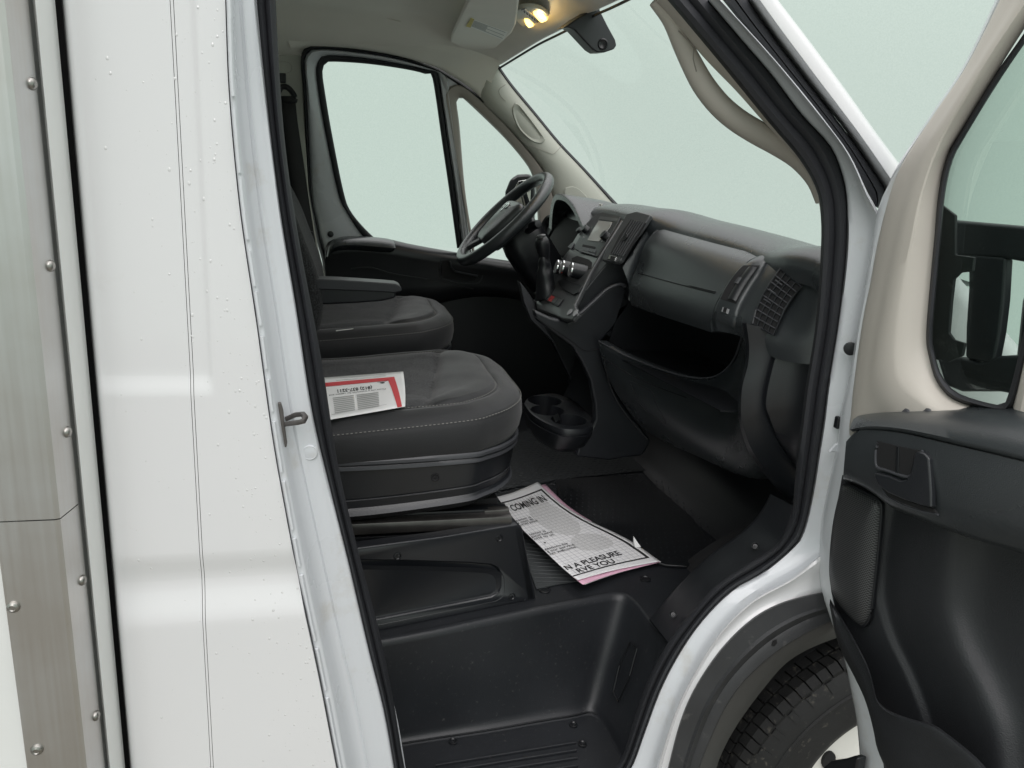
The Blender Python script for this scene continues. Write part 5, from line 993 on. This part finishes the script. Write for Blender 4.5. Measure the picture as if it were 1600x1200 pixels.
plate('console_cheek', [PY(a, b_, 1.12) for a, b_ in ((812, 440), (822, 452), (836, 472), (838, 486), (870, 540), (830, 500), (818, 470))], (0, .04, 0), GRY, gl_, bevel=.004)
# ================================================================== papers
def uvgrid(name, f, nu, nv, m, label, cat_, parent=None):
    V = [f(i/nu, j/nv) for i in range(nu+1) for j in range(nv+1)]
    o = obj(name, V, gridf(nu+1, nv+1), m, parent, smooth=60, solid=.0004)
    uv = o.data.uv_layers.new(name='UVMap')
    for lp_ in o.data.loops: i, j = divmod(lp_.vertex_index, nv+1); uv.data[lp_.index].uv = (i/nu, j/nv)
    if label: o['label'] = label; o['category'] = cat_
    return o
def printed(name, shapes, f, m, parent, lift=.0009):
    """flat shapes given in sheet coordinates laid on the sheet f"""
    V = []; Fc = []
    for vs_, fs_ in shapes:
        k = len(V); V += [f(a, b_)+EZ*lift for a, b_ in vs_]; Fc += [tuple(i+k for i in q) for q in fs_]
    return obj(name, V, Fc, m, parent, smooth=0)
def strip2(pts, w0, w1):
    """band in sheet coordinates: w0 half width across u, w1 across v"""
    out = []
    for (a, b_), (c, d) in zip(pts, pts[1:]):
        n_ = 10; vs_ = []
        hor = abs(c-a) < abs(d-b_)
        for i in range(n_+1):
            t = i/n_; u, v = a+(c-a)*t, b_+(d-b_)*t; vs_ += [(u-(w0 if hor else 0), v-(0 if hor else w1)), (u+(w0 if hor else 0), v+(0 if hor else w1))]
        out.append((vs_, [(2*i, 2*i+1, 2*i+3, 2*i+2) for i in range(n_)]))
    return out
# --- folded sheet on the floor
EL = cat([(777, 776, 0), (787, 790, 0), (800, 807, 0), (818, 829, 0), (856, 866, 0), (890, 896, 0), (903, 906, 0)], 60)
ER = cat([(840, 753, 0), (852, 765, 0), (880, 789, 0), (916, 811, 0), (960, 832, 0), (990, 848, 0), (1031, 877, 0)], 60)
def fsheet(u, v, dz=0, dpx=0, dpy=0, m_=59):
    uu = max(0, min(1, u))*m_; k = min(m_-1, int(uu)); f_ = uu-k; a = EL[k].lerp(EL[k+1], f_); b_ = ER[k].lerp(ER[k+1], f_)
    p = a.lerp(b_, v); q = (1-v)
    sag = 3.0*math.sin(math.pi*v)*(1-2*u) + 1.5*math.sin(9*u+4*v)*q
    z = .737+.0012*(math.sin(23*u+6*v)*math.sin(11*v+5*u)+abs(math.sin(9.5*u-3*v)))+.026*q**2.2*(1-.3*u)+.006*math.sin(5*u+2)*v*.5+.004*max(0, 1-u*5)*v
    return PZ(p.x+dpx, p.y+sag*.6+dpy, z+dz)
SHEET = mat('floor_sheet_print', (.78, .78, .79), .75)
N, L, b = nodes_of(SHEET)
uvn = N.new('ShaderNodeUVMap'); sx_ = N.new('ShaderNodeSeparateXYZ'); L.new(uvn.outputs[0], sx_.inputs[0])
def math_(op, a, b_=None, c=None):
    n_ = N.new('ShaderNodeMath'); n_.operation = op
    for i, q in enumerate((a, b_, c)):
        if q is None: continue
        if isinstance(q, (int, float)): n_.inputs[i].default_value = q
        else: L.new(q, n_.inputs[i])
    return n_.outputs[0]
U_, V_ = sx_.outputs[0], sx_.outputs[1]
gu = math_('LESS_THAN', math_('FRACT', math_('MULTIPLY', U_, 34)), .09); gv = math_('LESS_THAN', math_('FRACT', math_('MULTIPLY', V_, 15)), .085)
inb = math_('MULTIPLY', math_('MULTIPLY', math_('GREATER_THAN', U_, .07), math_('LESS_THAN', U_, .945)), math_('LESS_THAN', V_, .90))
gr_ = math_('MULTIPLY', math_('MAXIMUM', gu, gv), inb)
nz = N.new('ShaderNodeTexNoise'); nz.inputs['Scale'].default_value = 90; nz.inputs['Detail'].default_value = 4; L.new(uvn.outputs[0], nz.inputs['Vector'])
nz2 = N.new('ShaderNodeTexNoise'); nz2.inputs['Scale'].default_value = 6; L.new(uvn.outputs[0], nz2.inputs['Vector'])
def blob(cu, cv, ru, rv):
    d = math_('ADD', math_('POWER', math_('DIVIDE', math_('ABSOLUTE', math_('SUBTRACT', U_, cu)), ru), 2), math_('POWER', math_('DIVIDE', math_('ABSOLUTE', math_('SUBTRACT', V_, cv)), rv), 2))
    return math_('LESS_THAN', math_('ADD', d, math_('MULTIPLY', nz2.outputs['Fac'], .9)), 1.35)
bl = math_('MAXIMUM', blob(.32, .60, .24, .30), blob(.66, .62, .12, .24))
pat = math_('MULTIPLY', bl, math_('MULTIPLY_ADD', math_('GREATER_THAN', nz.outputs['Fac'], .5), .25, .25))
m1 = N.new('ShaderNodeMixRGB'); m1.inputs[1].default_value = (.86, .86, .87, 1); m1.inputs[2].default_value = (.36, .36, .40, 1); L.new(math_('MULTIPLY', gr_, .75), m1.inputs[0])
m2 = N.new('ShaderNodeMixRGB'); m2.inputs[2].default_value = (.38, .38, .37, 1); L.new(pat, m2.inputs[0]); L.new(m1.outputs[0], m2.inputs[1]); L.new(m2.outputs[0], b.inputs['Base Color'])
fp = uvgrid('floor_paper', fsheet, 60, 24, SHEET, 'folded white and pink printed paper lying on the cab floor', 'paper')
uvgrid('paper_back', lambda u, v: fsheet(u, v, -.009, 9*u*(1-v)+2, 6*u*(1-v)+1), 40, 16, PAPER, None, None, fp)
uvgrid('pink_layer', lambda u, v: fsheet(u, v, -.005, 12*v*(1-u)*(1 if u < .45 else .55)+8*(1-v)*u, 3*v*(1-u)+7*u*(1-.8*v)), 40, 16, PINK, None, None, fp)
bor = strip2([(.065, .0), (.065, .945)], .0055, 0)+strip2([(.065, .93), (.945, .93)], 0, .017)+strip2([(.945, .0), (.945, .945)], .006, 0)
printed('printed_border', bor, fsheet, INK, fp)
def ftext(body, u, v0, v1, h, bold=.01):
    v_, f_ = text_mesh(body, 1, bold); x0 = min(p[0] for p in v_); x1 = max(p[0] for p in v_)
    return ([(u-p[1]*h/.70, v0+(p[0]-x0)/(x1-x0)*(v1-v0)) for p in v_], f_)
big = [ftext('COMING IN', .165, .10, .84, .062, .02), ftext('N A PLEASURE', .868, .02, .72, .050, .02), ftext('RVE YOU', .930, .10, .56, .048, .02)]
for w_ in big: printed('printed_words', [w_], fsheet, INK, fp, .0011)
sm = [ftext(t, u, 0.01, v1, .022, .005) for t, u, v1 in (('tomer is', .27, .30), ('e most im', .295, .30), ('portant person', .32, .34), ('tomer is', .44, .28), ('portant', .468, .36), ('orld to us.', .496, .34), ('gestions for', .62, .36), ('g our service', .648, .40), ('ays welcome.', .676, .40))]
printed('printed_lines', sm, fsheet, INK, fp, .0011)['kind'] = 'stuff'
printed('printed_dot', [([(.548+.007*math.cos(a), .10+.016*math.sin(a)) for a in [2*math.pi*i/12 for i in range(12)]], [tuple(range(12))])], fsheet, INK, fp)
obj('torn_corner', [fsheet(.80, .96)+EZ*.0005, fsheet(.83, .94)+EZ*.0005, fsheet(.79, .97)+EZ*.022, fsheet(.84, 1.0)+EZ*.002], [(0, 1, 2), (1, 3, 2)], PAPER, fp, smooth=0, solid=.0004)
# --- printed form on the passenger seat
def form(s_, t):
    a = Vector((478, 592)).lerp(Vector((630, 580.5)), s_); b_ = Vector((490, 660)).lerp(Vector((633, 635)), s_); p = a.lerp(b_, t)+Vector((1.5*math.sin(3*t)*s_, 0))
    q = PZ(p.x, p.y, 1.168); z = 1.1705+.085*(q.x-.18)+.002*math.sin(7*s_+2*t); return PZ(p.x, p.y, z)
fo = uvgrid('seat_paper', form, 30, 14, PAPER, 'white service form with red border lying on the passenger seat', 'paper')
printed('red_border', strip2([(.02, .20), (.90, .155)], .0, .0)+[([(i/20*.875, .225+.0*i) for i in range(21)]+[(i/20*.90, .135) for i in range(21)], [(i, i+1, 22+i, 21+i) for i in range(20)]), ([(.835+(.915-.835)*i/12, .225+.775*i/12) for i in range(13)]+[(.90+.065*i/12, .135+.865*i/12) for i in range(13)], [(i, i+1, 14+i, 13+i) for i in range(12)])], form, RED, fo)
def stext(body, s1, s0, t, h, bold=0):
    v_, f_ = text_mesh(body, 1, bold); x0 = min(p[0] for p in v_); x1 = max(p[0] for p in v_)
    return ([(s1-(p[0]-x0)/(x1-x0)*(s1-s0), t+p[1]*h/.70) for p in v_], f_)
printed('form_words', [stext('(812) 837-3211', .66, .30, .325, .075, .02), stext('Please use a technician for repairs and', .80, .21, .425, .032)], form, INK, fo)
rows_ = []
for k in range(9):
    t = .50+k*.045
    for a, b_ in ((.24, .46), (.49, .72)):
        rows_.append(([(a, t), (b_, t), (b_, t+.026), (a, t+.026)], [(0, 1, 2, 3)]))
rows_ += [([(.05+.0*k, .05+.06*k), (.82, .03+.05*k), (.82, .038+.05*k), (.05, .058+.06*k)], [(0, 1, 2, 3)]) for k in range(2)]+[([(.2, .90), (.80, .86), (.80, .866), (.2, .908)], [(0, 1, 2, 3)])]
printed('form_lines', rows_, form, INKG, fo)['kind'] = 'stuff'
printed('form_mark', [([(.74, .26), (.78, .25), (.80, .27), (.77, .29)], [(0, 1, 2, 3)]), ([(.72, .24), (.82, .23), (.82, .236), (.72, .246)], [(0, 1, 2, 3)])], form, INK, fo)
